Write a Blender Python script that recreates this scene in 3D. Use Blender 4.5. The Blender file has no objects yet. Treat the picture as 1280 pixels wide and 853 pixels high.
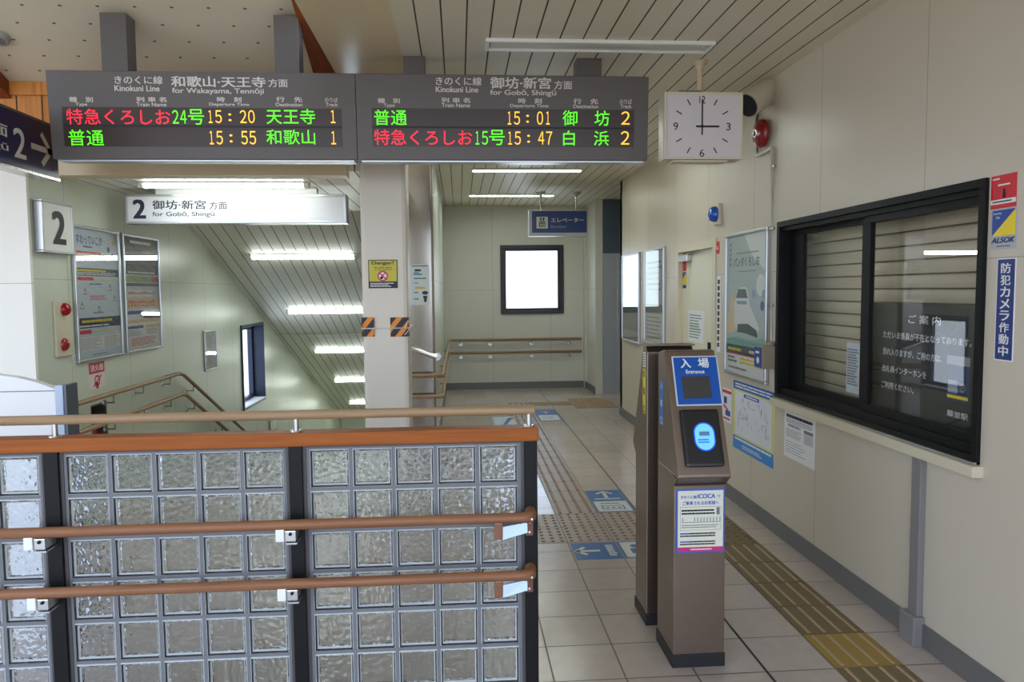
import bpy, bmesh, math, random
from mathutils import Vector, Matrix
random.seed(7)
scene = bpy.context.scene
C = scene.collection
# ---------------------------------------------------------------- camera
FPX, PITCH, ROLL, YAW, EYE = 925.0, math.radians(3.936), math.radians(-.553), math.radians(4.075), 1.615
cy, sy, cp, sp = math.cos(YAW), math.sin(YAW), math.cos(PITCH), math.sin(PITCH)
FW = Vector((sy*cp, cy*cp, -sp)); R0 = Vector((cy, -sy, 0)); U0 = R0.cross(FW)
RT = math.cos(ROLL)*R0 + math.sin(ROLL)*U0
UP = -math.sin(ROLL)*R0 + math.cos(ROLL)*U0
EYEP = Vector((0, 0, EYE))
cam_d = bpy.data.cameras.new('camera'); cam = bpy.data.objects.new('camera', cam_d); C.objects.link(cam)
cam_d.sensor_width = 36; cam_d.lens = FPX/1280*36; cam_d.clip_start = .05; cam_d.clip_end = 200
M = Matrix((RT, UP, -FW)).transposed().to_4x4(); M.translation = EYEP
cam.matrix_world = M
scene.camera = cam
# ---------------------------------------------------------------- light, exposure
TUBE = 29.0          # radiance of the lit fluorescent diffusers
SKY = 4.15
w = bpy.data.worlds.new('sky'); scene.world = w; w.use_nodes = True
nt = w.node_tree; bg = nt.nodes['Background']
bg.inputs['Strength'].default_value = SKY
tc = nt.nodes.new('ShaderNodeTexCoord'); sx = nt.nodes.new('ShaderNodeSeparateXYZ')
rp = nt.nodes.new('ShaderNodeValToRGB')
nt.links.new(tc.outputs['Generated'], sx.inputs[0]); nt.links.new(sx.outputs['Z'], rp.inputs[0]); nt.links.new(rp.outputs[0], bg.inputs['Color'])
rp.color_ramp.elements[0].position = 0.0; rp.color_ramp.elements[0].color = (.74, .84, .98, 1)
rp.color_ramp.elements[1].position = .5; rp.color_ramp.elements[1].color = (.60, .80, 1.15, 1)
e = rp.color_ramp.elements.new(.06); e.color = (.80, .93, 1.14, 1)
vs = scene.view_settings
scene.display_settings.display_device = 'sRGB'
vs.view_transform = 'Standard'; vs.look = 'None'; vs.exposure = 0.0; vs.gamma = 1.0; vs.use_curve_mapping = False
cyc = scene.cycles
cyc.max_bounces = 12; cyc.diffuse_bounces = 5; cyc.glossy_bounces = 5; cyc.transmission_bounces = 10; cyc.transparent_max_bounces = 12
cyc.caustics_reflective = False; cyc.caustics_refractive = True; cyc.sample_clamp_indirect = 6
cyc.use_denoising = True
# ---------------------------------------------------------------- materials
MATS = {}
def srgb(*c):
    return tuple((v/255/12.92 if v/255 <= .04045 else ((v/255+.055)/1.055)**2.4) for v in c)
def mat(name, col=(128, 128, 128), rough=.5, metal=0, emit=0, spec=.5, var=0, vscale=8, bump=0, coat=0):
    if name in MATS: return MATS[name]
    m = bpy.data.materials.new(name); m.use_nodes = True; MATS[name] = m
    n = m.node_tree; b = n.nodes['Principled BSDF']
    c = srgb(*col)
    b.inputs['Base Color'].default_value = (*c, 1); b.inputs['Roughness'].default_value = rough
    b.inputs['Metallic'].default_value = metal; b.inputs['Specular IOR Level'].default_value = spec
    b.inputs['Coat Weight'].default_value = coat; b.inputs['Coat Roughness'].default_value = .05
    if emit:
        b.inputs['Emission Color'].default_value = (*c, 1); b.inputs['Emission Strength'].default_value = emit
    if var or bump:
        tx = n.nodes.new('ShaderNodeTexCoord'); no = n.nodes.new('ShaderNodeTexNoise')
        no.inputs['Scale'].default_value = vscale; no.inputs['Detail'].default_value = 4
        n.links.new(tx.outputs['Object'], no.inputs['Vector'])
        if var:
            mx = n.nodes.new('ShaderNodeMix'); mx.data_type = 'RGBA'
            mx.inputs[6].default_value = (*[v*(1-var) for v in c], 1); mx.inputs[7].default_value = (*[min(1, v*(1+var)) for v in c], 1)
            n.links.new(no.outputs['Fac'], mx.inputs[0]); n.links.new(mx.outputs[2], b.inputs['Base Color'])
        if bump:
            bp = n.nodes.new('ShaderNodeBump'); bp.inputs['Strength'].default_value = bump; bp.inputs['Distance'].default_value = .01
            n.links.new(no.outputs['Fac'], bp.inputs['Height']); n.links.new(bp.outputs[0], b.inputs['Normal'])
    return m
def grid_mat(name, col, axes, joint, rough=.35, cellvar=.0, noise=.05, nscale=6, bump=.3, spec=.5):
    """surface with joints: axes = list of (axis index, offset, pitch, half width)"""
    m = bpy.data.materials.new(name); m.use_nodes = True; MATS[name] = m
    n = m.node_tree; L = n.links.new; b = n.nodes['Principled BSDF']
    g = n.nodes.new('ShaderNodeNewGeometry'); s = n.nodes.new('ShaderNodeSeparateXYZ'); L(g.outputs['Position'], s.inputs[0])
    def mth(op, a, b_=None):
        k = n.nodes.new('ShaderNodeMath'); k.operation = op
        for i, v in enumerate((a, b_)):
            if v is None: continue
            if isinstance(v, (int, float)): k.inputs[i].default_value = v
            else: L(v, k.inputs[i])
        return k.outputs[0]
    tot = None; cells = []
    for ax, off, pitch, hw in axes:
        q = mth('DIVIDE', mth('SUBTRACT', s.outputs[ax], off), pitch)
        fr = mth('FRACT', mth('ADD', q, .5))
        d = mth('MULTIPLY', mth('ABSOLUTE', mth('SUBTRACT', fr, .5)), pitch)
        on = mth('LESS_THAN', d, hw)
        cells.append(mth('FLOOR', q))
        tot = on if tot is None else mth('MAXIMUM', tot, on)
    no = n.nodes.new('ShaderNodeTexNoise'); no.inputs['Scale'].default_value = nscale; no.inputs['Detail'].default_value = 5
    L(g.outputs['Position'], no.inputs['Vector'])
    c = srgb(*col)
    mx = n.nodes.new('ShaderNodeMix'); mx.data_type = 'RGBA'
    mx.inputs[6].default_value = (*[v*(1-noise) for v in c], 1); mx.inputs[7].default_value = (*[min(1, v*(1+noise)) for v in c], 1)
    L(no.outputs['Fac'], mx.inputs[0]); colout = mx.outputs[2]
    if cellvar:
        cb = n.nodes.new('ShaderNodeCombineXYZ')
        for i, q in enumerate(cells[:2]): L(q, cb.inputs[i])
        wn = n.nodes.new('ShaderNodeTexWhiteNoise'); wn.noise_dimensions = '3D'; L(cb.outputs[0], wn.inputs['Vector'])
        hv = n.nodes.new('ShaderNodeHueSaturation'); L(colout, hv.inputs['Color'])
        L(mth('ADD', mth('MULTIPLY', wn.outputs['Value'], cellvar), 1-cellvar/2), hv.inputs['Value']); colout = hv.outputs[0]
    m2 = n.nodes.new('ShaderNodeMix'); m2.data_type = 'RGBA'; L(tot, m2.inputs[0]); L(colout, m2.inputs[6]); m2.inputs[7].default_value = (*srgb(*joint), 1)
    L(m2.outputs[2], b.inputs['Base Color'])
    L(mth('ADD', mth('MULTIPLY', tot, .4), mth('ADD', mth('MULTIPLY', no.outputs['Fac'], .12), rough-.06)), b.inputs['Roughness'])
    b.inputs['Specular IOR Level'].default_value = spec
    bp = n.nodes.new('ShaderNodeBump'); bp.inputs['Strength'].default_value = bump; bp.inputs['Distance'].default_value = .003
    L(mth('SUBTRACT', mth('MULTIPLY', no.outputs['Fac'], .35), tot), bp.inputs['Height']); L(bp.outputs[0], b.inputs['Normal'])
    return m
def wood_mat(name, dark, light, scale=(4, 40, 40), rough=.4):
    m = bpy.data.materials.new(name); m.use_nodes = True; MATS[name] = m
    n = m.node_tree; L = n.links.new; b = n.nodes['Principled BSDF']
    g = n.nodes.new('ShaderNodeNewGeometry'); mp = n.nodes.new('ShaderNodeMapping'); mp.inputs['Scale'].default_value = scale
    no = n.nodes.new('ShaderNodeTexNoise'); no.inputs['Scale'].default_value = 1; no.inputs['Detail'].default_value = 6; no.inputs['Distortion'].default_value = .4
    r = n.nodes.new('ShaderNodeValToRGB')
    r.color_ramp.elements[0].color = (*srgb(*dark), 1); r.color_ramp.elements[1].color = (*srgb(*light), 1)
    r.color_ramp.elements[0].position = .3; r.color_ramp.elements[1].position = .7
    L(g.outputs['Position'], mp.inputs[0]); L(mp.outputs[0], no.inputs['Vector']); L(no.outputs['Fac'], r.inputs[0]); L(r.outputs[0], b.inputs['Base Color'])
    b.inputs['Roughness'].default_value = rough; b.inputs['Specular IOR Level'].default_value = .3
    return m
def pane_mat(name, tint=(1, 1, 1), ior=1.5):
    m = bpy.data.materials.new(name); m.use_nodes = True; MATS[name] = m
    n = m.node_tree; n.nodes.clear(); L = n.links.new
    o = n.nodes.new('ShaderNodeOutputMaterial'); mx = n.nodes.new('ShaderNodeMixShader'); t = n.nodes.new('ShaderNodeBsdfTransparent')
    gl = n.nodes.new('ShaderNodeBsdfGlossy')
    g = n.nodes.new('ShaderNodeNewGeometry'); dt = n.nodes.new('ShaderNodeVectorMath'); dt.operation = 'DOT_PRODUCT'
    L(g.outputs['Incoming'], dt.inputs[0]); L(g.outputs['Normal'], dt.inputs[1])
    def mth(op, a, b):
        k = n.nodes.new('ShaderNodeMath'); k.operation = op
        for i, v in enumerate((a, b)):
            if isinstance(v, (int, float)): k.inputs[i].default_value = v
            else: L(v, k.inputs[i])
        return k.outputs[0]
    c = mth('ABSOLUTE', dt.outputs['Value'], 0); f = mth('ADD', mth('MULTIPLY', mth('POWER', mth('SUBTRACT', 1, c), 5), .93), .045)
    t.inputs[0].default_value = (*tint, 1); gl.inputs['Roughness'].default_value = 0.0
    L(f, mx.inputs[0]); L(t.outputs[0], mx.inputs[1]); L(gl.outputs[0], mx.inputs[2]); L(mx.outputs[0], o.inputs[0])
    return m
def block_mat():
    m = bpy.data.materials.new('glass_block_glass'); m.use_nodes = True; MATS['glass_block_glass'] = m
    n = m.node_tree; L = n.links.new; b = n.nodes['Principled BSDF']
    b.inputs['Base Color'].default_value = (.87, .94, 1.0, 1); b.inputs['Transmission Weight'].default_value = 1
    b.inputs['IOR'].default_value = 1.36; b.inputs['Roughness'].default_value = .11
    g = n.nodes.new('ShaderNodeNewGeometry'); no = n.nodes.new('ShaderNodeTexNoise'); no.inputs['Scale'].default_value = 62; no.inputs['Detail'].default_value = .6
    L(g.outputs['Position'], no.inputs['Vector'])
    bp = n.nodes.new('ShaderNodeBump'); bp.inputs['Strength'].default_value = .5; bp.inputs['Distance'].default_value = .012
    L(no.outputs['Fac'], bp.inputs['Height']); L(bp.outputs[0], b.inputs['Normal'])
    return m
WALL = (201, 190, 171)
m_wall_r = grid_mat('enamel_wall_right', WALL, [(1, 3.17, .95, .0022), (2, 1.72, 50, .0016)], (150, 148, 136), rough=.34, noise=.015, nscale=2, bump=.15)
m_wall_l = grid_mat('enamel_wall_left', (206, 212, 194), [(1, 5.55, .95, .0022), (2, 1.72, 50, .0016)], (150, 150, 136), rough=.36, noise=.015, nscale=2, bump=.15)
m_wall_e = grid_mat('enamel_wall_end', (204, 202, 190), [(0, .55, .95, .0025), (2, 1.62, 50, .002)], (160, 160, 148), rough=.4, noise=.015, nscale=2, bump=.15)
m_wall_w = grid_mat('enamel_wall_white', (250, 247, 238), [(0, -3.3, .95, .002), (2, 1.69, 50, .002)], (190, 186, 178), rough=.45, noise=.01, nscale=2, bump=.1)
m_ceil = grid_mat('slatted_ceiling', (220, 212, 190), [(0, .06, .127, .0042)], (70, 66, 56), rough=.42, noise=.02, nscale=3, bump=.6)
m_ceil_s = grid_mat('slatted_ceiling_stairs', (240, 240, 228), [(0, .06, .127, .0042)], (92, 90, 80), rough=.42, noise=.02, nscale=3, bump=.5)
m_soffit = mat('soffit_enamel', (216, 197, 162), .35, var=.03, vscale=2)
m_plaster = mat('lobby_ceiling_board', (214, 204, 182), .7, var=.03, vscale=3)
m_floor = grid_mat('floor_tiles', (186, 171, 160), [(0, .371, .3, .0035), (1, 2.93, .302, .0035)], (90, 76, 68), rough=.2, cellvar=.13, noise=.10, nscale=14, bump=.3, spec=.95)
m_stair = mat('stair_tile', (140, 132, 122), .5, var=.1)
m_wood = wood_mat('handrail_wood', (126, 84, 58), (148, 102, 72), (3, 60, 60), .42)
m_wood_pale = wood_mat('handrail_wood_pale', (146, 118, 88), (166, 138, 106), (3, 60, 60), .4)
m_cap = wood_mat('cap_wood', (140, 72, 16), (160, 88, 26), (4, 50, 70), .5)
m_clad = wood_mat('wood_cladding', (190, 118, 52), (214, 145, 76), (40, 40, 3), .5)
m_beam = wood_mat('beam_wood', (110, 52, 28), (138, 70, 38), (30, 3, 30), .45)
m_groove = mat('dark_groove', (70, 42, 22), .8)
m_steel = mat('brushed_steel', (128, 112, 100), .34, .9, var=.05, vscale=30)
m_steel_l = mat('satin_steel', (190, 188, 184), .25, .9)
m_stain = mat('stainless_cladding', (165, 158, 150), .17, 1.0, var=.04, vscale=3)
m_chrome = mat('chrome', (225, 225, 228), .1, 1.0)
m_alu = mat('aluminium_frame', (188, 190, 192), .3, .85)
m_black = mat('black_metal', (13, 12, 12), .5, spec=.25)
m_sash = mat('bronze_grey_sash', (76, 71, 70), .5, .1)
m_joint = mat('block_joint', (112, 112, 115), .6)
m_blockedge = mat('block_edge_coating', (196, 200, 200), .7)
m_base = mat('grey_baseboard', (104, 102, 100), .35, var=.05)
m_white = mat('white_enamel', (232, 232, 228), .35)
m_paper = mat('white_paper', (228, 228, 224), .4)
m_beige = mat('beige_plastic', (208, 198, 172), .45)
m_grey = mat('board_grey', (92, 86, 84), .42, .2, var=.03)
m_red = mat('red_plastic', (150, 16, 24), .2, coat=.5)
m_brownp = mat('brown_plastic', (128, 84, 60), .4)
m_navy = mat('navy_paint', (24, 34, 66), .35)
m_blue = mat('sign_blue', (12, 78, 160), .3)
m_lit = mat('tube_lit', (246, 255, 247), .5, emit=TUBE)
m_lit_soft = mat('diffuser_lit', (246, 255, 247), .5, emit=TUBE*.86)
m_blk_ink = mat('black_ink', (24, 24, 26), .5)
m_navy_ink = mat('navy_ink', (26, 34, 62), .5)
m_grey_ink = mat('grey_ink', (120, 122, 126), .6)
m_pane = pane_mat('window_glass')
m_blockglass = block_mat()
m_led_r = mat('led_red', (255, 34, 60), .5, emit=1.0)
m_led_g = mat('led_green', (92, 255, 30), .5, emit=.95)
m_led_a = mat('led_amber', (255, 190, 60), .5, emit=1.1)
m_screen = mat('led_screen_dark', (52, 34, 30), .3)
m_yellow = mat('sign_yellow', (222, 200, 26), .4)
m_orange = mat('hazard_orange', (236, 140, 30), .5)
# ---------------------------------------------------------------- mesh builder
class MB:
    def __init__(s): s.v = []; s.f = []; s.m = []; s.s = []
    def add(s, vs, fs, mi=0, smooth=False):
        k = len(s.v); s.v += [tuple(p) for p in vs]
        for f in fs: s.f.append([i+k for i in f]); s.m.append(mi); s.s.append(smooth)
        return s
    def box(s, x0, x1, y0, y1, z0, z1, mi=0, bev=0, fr=None):
        x0, x1 = sorted((x0, x1)); y0, y1 = sorted((y0, y1)); z0, z1 = sorted((z0, z1))
        if bev:
            bm = bmesh.new(); bmesh.ops.create_cube(bm, size=1)
            for v in bm.verts: v.co = ((x0+x1)/2+v.co.x*(x1-x0), (y0+y1)/2+v.co.y*(y1-y0), (z0+z1)/2+v.co.z*(z1-z0))
            bmesh.ops.bevel(bm, geom=bm.edges[:], offset=min(bev, (x1-x0)*.49, (y1-y0)*.49, (z1-z0)*.49), segments=2, affect='EDGES', profile=.6)
            bm.verts.index_update(); vs = [v.co.copy() for v in bm.verts]; fs = [[v.index for v in f.verts] for f in bm.faces]; bm.free()
        else:
            vs = [Vector((x, y, z)) for x in (x0, x1) for y in (y0, y1) for z in (z0, z1)]
            fs = [(0, 1, 3, 2), (4, 6, 7, 5), (0, 4, 5, 1), (2, 3, 7, 6), (0, 2, 6, 4), (1, 5, 7, 3)]
        if fr: vs = [fr.p(*v) for v in vs]
        return s.add(vs, fs, mi)
    def tube(s, pts, r, mi=0, n=14, cap=True):
        pts = [Vector(p) for p in pts]; rings = []
        for i, p in enumerate(pts):
            a = (pts[i]-pts[i-1]).normalized() if i else None
            b = (pts[i+1]-pts[i]).normalized() if i < len(pts)-1 else None
            t = (a+b).normalized() if a and b else (a or b)
            k = 1/max(.3, t.dot(a)) if a and b else 1
            up = Vector((0, 0, 1)) if abs(t.z) < .95 else Vector((0, 1, 0))
            e1 = t.cross(up).normalized(); e2 = e1.cross(t)
            rr = r[i] if isinstance(r, (list, tuple)) else r
            rings.append([p+rr*(math.cos(q)*e1*1+math.sin(q)*e2*k) for q in [2*math.pi*j/n for j in range(n)]])
        vs = [v for g in rings for v in g]; fs = []
        for i in range(len(rings)-1):
            for j in range(n): fs.append((i*n+j, i*n+(j+1) % n, (i+1)*n+(j+1) % n, (i+1)*n+j))
        s.add(vs, fs, mi, True)
        if cap:
            s.add(rings[0], [list(range(n))[::-1]], mi); s.add(rings[-1], [list(range(n))], mi)
        return s
    def prism(s, poly, d, mi=0, bev=0):
        """poly: list of Vector (planar), extruded by d"""
        n = len(poly); d = Vector(d); vs = [Vector(p) for p in poly]+[Vector(p)+d for p in poly]
        fs = [list(range(n)), list(range(2*n-1, n-1, -1))]+[(i, i+n, (i+1) % n+n, (i+1) % n) for i in range(n)]
        if bev:
            bm = bmesh.new(); bv = [bm.verts.new(v) for v in vs]
            for f in fs: bm.faces.new([bv[i] for i in f])
            bmesh.ops.recalc_face_normals(bm, faces=bm.faces[:])
            bmesh.ops.bevel(bm, geom=bm.edges[:], offset=bev, segments=2, affect='EDGES', profile=.6)
            bm.verts.index_update(); vs = [v.co.copy() for v in bm.verts]; fs = [[v.index for v in f.verts] for f in bm.faces]; bm.free()
        return s.add(vs, fs, mi)
    def poly(s, pts, mi=0): return s.add(pts, [list(range(len(pts)))], mi)
    def lathe(s, c, ax, prof, mi=0, n=24):
        """profile list of (radius, height along ax)"""
        ax = Vector(ax).normalized(); up = Vector((0, 0, 1)) if abs(ax.z) < .9 else Vector((1, 0, 0))
        e1 = ax.cross(up).normalized(); e2 = ax.cross(e1); c = Vector(c); vs = []; fs = []
        for r, h in prof:
            for j in range(n):
                q = 2*math.pi*j/n; vs.append(c+ax*h+r*(math.cos(q)*e1+math.sin(q)*e2))
        for i in range(len(prof)-1):
            for j in range(n): fs.append((i*n+j, i*n+(j+1) % n, (i+1)*n+(j+1) % n, (i+1)*n+j))
        k = len(prof)-1
        s.add(vs, fs, mi, True); s.add(vs[k*n:], [list(range(n))], mi); s.add(vs[:n], [list(range(n))[::-1]], mi)
        return s
    def build(s, name, mats, parent=None, origin=None):
        if not isinstance(mats, (list, tuple)): mats = [mats]
        if origin is None:
            origin = Vector((0, 0, 0)); q = parent
            while q is not None: origin = origin+Vector(q.location); q = q.parent
            loc = Vector((0, 0, 0)) if parent is not None else Vector((0, 0, 0))
        else:
            origin = Vector(origin); loc = origin.copy()
            q = parent
            while q is not None: loc -= Vector(q.location); q = q.parent
        me = bpy.data.meshes.new(name)
        me.from_pydata([Vector(v)-origin for v in s.v], [], s.f)
        for m in mats: me.materials.append(m)
        me.polygons.foreach_set('material_index', s.m); me.polygons.foreach_set('use_smooth', s.s); me.update()
        if not any('lettering' in name or 'print' in name for _ in (0,)):
            bm = bmesh.new(); bm.from_mesh(me); bmesh.ops.recalc_face_normals(bm, faces=bm.faces[:]); bm.to_mesh(me); bm.free()
        o = bpy.data.objects.new(name, me); C.objects.link(o); o.location = loc
        if parent is not None: o.parent = parent
        return o
def ray(x, y): return (x-640)*RT-(y-426.5)*UP+FPX*FW
class Fr:
    """a flat face in the place: origin, right, up, outward normal"""
    def __init__(s, o, u, v):
        s.o = Vector(o); s.u = Vector(u).normalized(); s.v = Vector(v).normalized(); s.n = s.u.cross(s.v).normalized()
    def p(s, a, b, c=0): return s.o+a*s.u+b*s.v+c*s.n
    def px(s, x, y):
        d = ray(x, y); t = (s.o-EYEP).dot(s.n)/d.dot(s.n); q = EYEP+d*t-s.o
        return q.dot(s.u), q.dot(s.v)
    def at(s, x, y): return s.p(*s.px(x, y))
    def pb(s, x0, y0, x1, y1):
        a, b, c, d = s.px(x0, y0), s.px(x1, y0), s.px(x1, y1), s.px(x0, y1)
        return (a[0]+d[0])/2, (b[0]+c[0])/2, (c[1]+d[1])/2, (a[1]+b[1])/2
    def quad4(s, tl, tr, br, bl):
        q = [s.px(*k) for k in (tl, tr, br, bl)]
        return (q[0][0]+q[3][0])/2, (q[1][0]+q[2][0])/2, (q[2][1]+q[3][1])/2, (q[0][1]+q[1][1])/2
    def rect(s, mb, a0, a1, b0, b1, c=0, mi=0): return mb.poly([s.p(a0, b0, c), s.p(a1, b0, c), s.p(a1, b1, c), s.p(a0, b1, c)], mi)
    def box(s, mb, a0, a1, b0, b1, c0, c1, mi=0, bev=0): return mb.box(a0, a1, b0, b1, c0, c1, mi, bev, s)
    def poly(s, mb, pts, c=0, mi=0): return mb.poly([s.p(a, b, c) for a, b in pts], mi)
    def disc(s, mb, a, b, r, c=0, mi=0, n=28, ry=None): return s.poly(mb, [(a+r*math.cos(2*math.pi*i/n), b+(ry or r)*math.sin(2*math.pi*i/n)) for i in range(n)], c, mi)
    def ring(s, mb, a, b, r0, r1, c=0, mi=0, n=32):
        for i in range(n):
            q0, q1 = 2*math.pi*i/n, 2*math.pi*(i+1)/n
            s.poly(mb, [(a+r*math.cos(q), b+r*math.sin(q)) for r, q in ((r0, q0), (r1, q0), (r1, q1), (r0, q1))], c, mi)
    def line(s, mb, a0, b0, a1, b1, wd, c=0, mi=0):
        d = Vector((a1-a0, b1-b0)).normalized(); n = Vector((-d.y, d.x))*wd/2
        s.poly(mb, [(a0+n.x, b0+n.y), (a0-n.x, b0-n.y), (a1-n.x, b1-n.y), (a1+n.x, b1+n.y)], c, mi)
    def frame(s, mb, a0, a1, b0, b1, wd, c0, c1, mi=0, bev=0):
        s.box(mb, a0, a1, b0, b0+wd, c0, c1, mi, bev); s.box(mb, a0, a1, b1-wd, b1, c0, c1, mi, bev)
        s.box(mb, a0, a0+wd, b0+wd*.98, b1-wd*.98, c0, c1, mi, bev); s.box(mb, a1-wd, a1, b0+wd*.98, b1-wd*.98, c0, c1, mi, bev)
    def text(s, mb, body, a0, a1, b0, b1, c=.001, mi=0, bold=0, shear=0):
        vs, fs = glyphs(body, bold, shear)
        xs = [v[0] for v in vs]; ys = [v[1] for v in vs]; x0, x1, y0, y1 = min(xs), max(xs), min(ys), max(ys)
        kx = (a1-a0)/max(1e-6, x1-x0); ky = (b1-b0)/max(1e-6, y1-y0)
        mb.add([s.p(a0+(x-x0)*kx, b0+(y-y0)*ky, c+z) for x, y, z in vs], fs, mi)
    def tpx(s, mb, body, x0, y0, x1, y1, c=.001, mi=0, bold=0, shear=0): s.text(mb, body, *s.pb(x0, y0, x1, y1), c, mi, bold, shear)
    def dashes(s, mb, a0, a1, b0, b1, rows, c=.001, mi=0, fill=.55, wmin=.2, words=3, ragged=.3):
        h = (b1-b0)/rows
        for i in range(rows):
            y = b1-(i+.5)*h; end = a0+(a1-a0)*(1-random.random()*ragged); x = a0
            while x < end-1e-4:
                l = min(end-x, (a1-a0)/words*random.uniform(wmin+.2, 1))
                s.rect(mb, x, x+l*.93, y-h*fill/2, y+h*fill/2, c, mi); x += l
_tc = bpy.data.curves.new('text_source', 'FONT'); _to = bpy.data.objects.new('text_source', _tc); _cache = {}
def glyphs(body, bold=0, shear=0):
    k = (body, bold, shear)
    if k not in _cache:
        _tc.body = body; _tc.shear = shear
        me = bpy.data.meshes.new_from_object(_to)
        bv = [(v.co.x, v.co.y, 0) for v in me.vertices]; bf = [list(p.vertices) for p in me.polygons]; bpy.data.meshes.remove(me)
        vs, fs = [], []
        for dx, dy in (((0, 0),) if not bold else ((-bold, -bold*.6), (bold, -bold*.6), (-bold, bold*.6), (bold, bold*.6))):
            k0 = len(vs); vs += [(x+dx, y+dy, .00025*(dx > 0)+.0005*(dy > 0)) for x, y, _ in bv]; fs += [[i+k0 for i in f] for f in bf]
        _cache[k] = (vs, fs)
    return _cache[k]
def tag(o, label=None, cat=None, group=None, kind=None):
    if label: o['label'] = label
    if cat: o['category'] = cat
    if group: o['group'] = group
    if kind: o['kind'] = kind
    return o
def thing(name, label, cat, loc, group=None, kind=None):
    o = bpy.data.objects.new(name, None); C.objects.link(o); o.location = loc; o.empty_display_size = .1
    return tag(o, label, cat, group, kind)
def struct(mb, name, mats, parent=None, origin=None):
    o = mb.build(name, mats, parent, origin)
    if parent is None: o['kind'] = 'structure'
    return o
# ---------------------------------------------------------------- the place: main planes
XW, XL, ZC, ZS, YL, YE, YS = 2.06, -2.80, 2.975, 2.44, 5.09, 12.05, 7.55
RW = Fr((XW, 0, 0), (0, -1, 0), (0, 0, 1))           # right wall face
LW = Fr((XL, 0, 0), (0, 1, 0), (0, 0, 1))            # left stair wall face
EW = Fr((0, YE, 0), (1, 0, 0), (0, 0, 1))            # end wall face
FL = Fr((0, 0, 0), (1, 0, 0), (0, 1, 0))             # floor
def facing(y): return Fr((0, y, 0), (1, 0, 0), (0, 0, 1))
KS = .385; YK = 7.75                                  # ceiling slope over the stairs
def zs(y): return ZS-KS*(y-YK)
KR = .39                                              # lobby roof slope
def zr(y): return 3.24-KR*(y-4.42)
# floor
mb = MB()
mb.box(-6.5, XW, -5, YL, -.15, 0); mb.box(XL, XW, YL, YS, -.15, 0); mb.box(-.46, XW, YS, YE, -.15, 0); mb.box(XW, 3.7, 9.35, YE, -.15, 0)
struct(mb, 'floor', m_floor)
mb = MB(); mb.box(-40, 40, -45, -5.0, -.3, -.16); struct(mb, 'floor_forecourt_bounce', mat('forecourt_warm_bounce', (206, 180, 146), .8, var=.05))  # unseen ground, added in a warm tone to bounce light onto the ceilings
mb = MB(); fr = FL
fr.rect(mb, 1.266, 1.277, -1, YE, .0012); struct(mb, 'trim_joint', mat('expansion_joint', (38, 34, 32), .6))
# stairs
mb = MB()
for i in range(22):
    mb.box(XL, -.46, YS+.3*i, YS+.3*(i+1)+.02, -.143*(i+1)-.3, -.143*(i+1))
mb.box(XL, -.46, YS+6.6, 17.6, -3.5, -.143*22)
struct(mb, 'floor_stairs', m_stair)
# right wall with the ticket window opening and the door opening
WY0, WY1, WZ0, WZ1 = 2.765, 4.655, .90, 2.033
DY0, DY1, DZ1 = 5.86, 6.85, 1.975
mb = MB(); x0, x1 = XW, XW+.12
mb.box(x0, x1, -1.2, WY0, 0, 3.2); mb.box(x0, x1, WY0, WY1, 0, WZ0); mb.box(x0, x1, WY0, WY1, WZ1, 3.2)
mb.box(x0, x1, WY1, DY0, 0, 3.2); mb.box(x0, x1, DY0, DY1, DZ1, 3.2); mb.box(x0, x1, DY1, 9.35, 0, 3.2)
struct(mb, 'wall_right', m_wall_r)
mb = MB(); mb.box(XW+.12, XW+.16, DY0-.1, DY1+.1, 0, 2.2); struct(mb, 'light_block_behind_door', m_wall_e)  # unseen panel added behind the door to stop sky light leaking under it
mb = MB(); mb.box(XW, 3.7, 9.25, 9.35, 0, 3.2); mb.box(3.6, 3.7, 9.35, 11.2, 0, 3.2); struct(mb, 'wall_recess', m_wall_e)
# left stair wall with window opening
a = LW.quad4((302, 408), (328, 405), (330, 500), (303, 510)); VY0, VY1, VZ0, VZ1 = a
mb = MB(); x0, x1 = XL-.22, XL
NQ = LW.quad4((114, 506), (134, 502), (135, 560), (115, 566))
mb.box(x0, x1, YL+.03, NQ[0], -4, 2.6); mb.box(x0, x1, NQ[1], VY0, -4, 2.6); mb.box(x0, x1, NQ[0], NQ[1], NQ[3], 2.6); mb.box(x0, x1, NQ[0], NQ[1], -4, NQ[2]); mb.box(x0, x1, VY1, 17.6, -4, 2.6); mb.box(x0, x1, VY0, VY1, VZ1, 2.6); mb.box(x0, x1, VY0, VY1, -4, VZ0)
struct(mb, 'wall_left', m_wall_l)
# end wall with window opening
ew = EW.quad4((629, 310), (701, 310), (701, 389), (629, 389)); EX0, EX1, EZ0, EZ1 = ew
mb = MB(); y0, y1 = YE, YE+.15
mb.box(-.46, EX0, y0, y1, 0, 3.1); mb.box(EX1, 3.7, y0, y1, 0, 3.1); mb.box(EX0, EX1, y0, y1, 0, EZ0); mb.box(EX0, EX1, y0, y1, EZ1, 3.1)
struct(mb, 'wall_end', m_wall_e)
mb = MB(); mb.box(2.04, 2.195, YE-.12, YE, 0, ZC); mb.box(2.08, 2.195, 11.2, YE-.12, 0, ZC); struct(mb, 'wall_jog', m_wall_e)
mb = MB(); mb.box(XL, -.46, 17.5, 17.65, -4, 2.6); struct(mb, 'wall_stair_end', m_wall_l)
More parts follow.
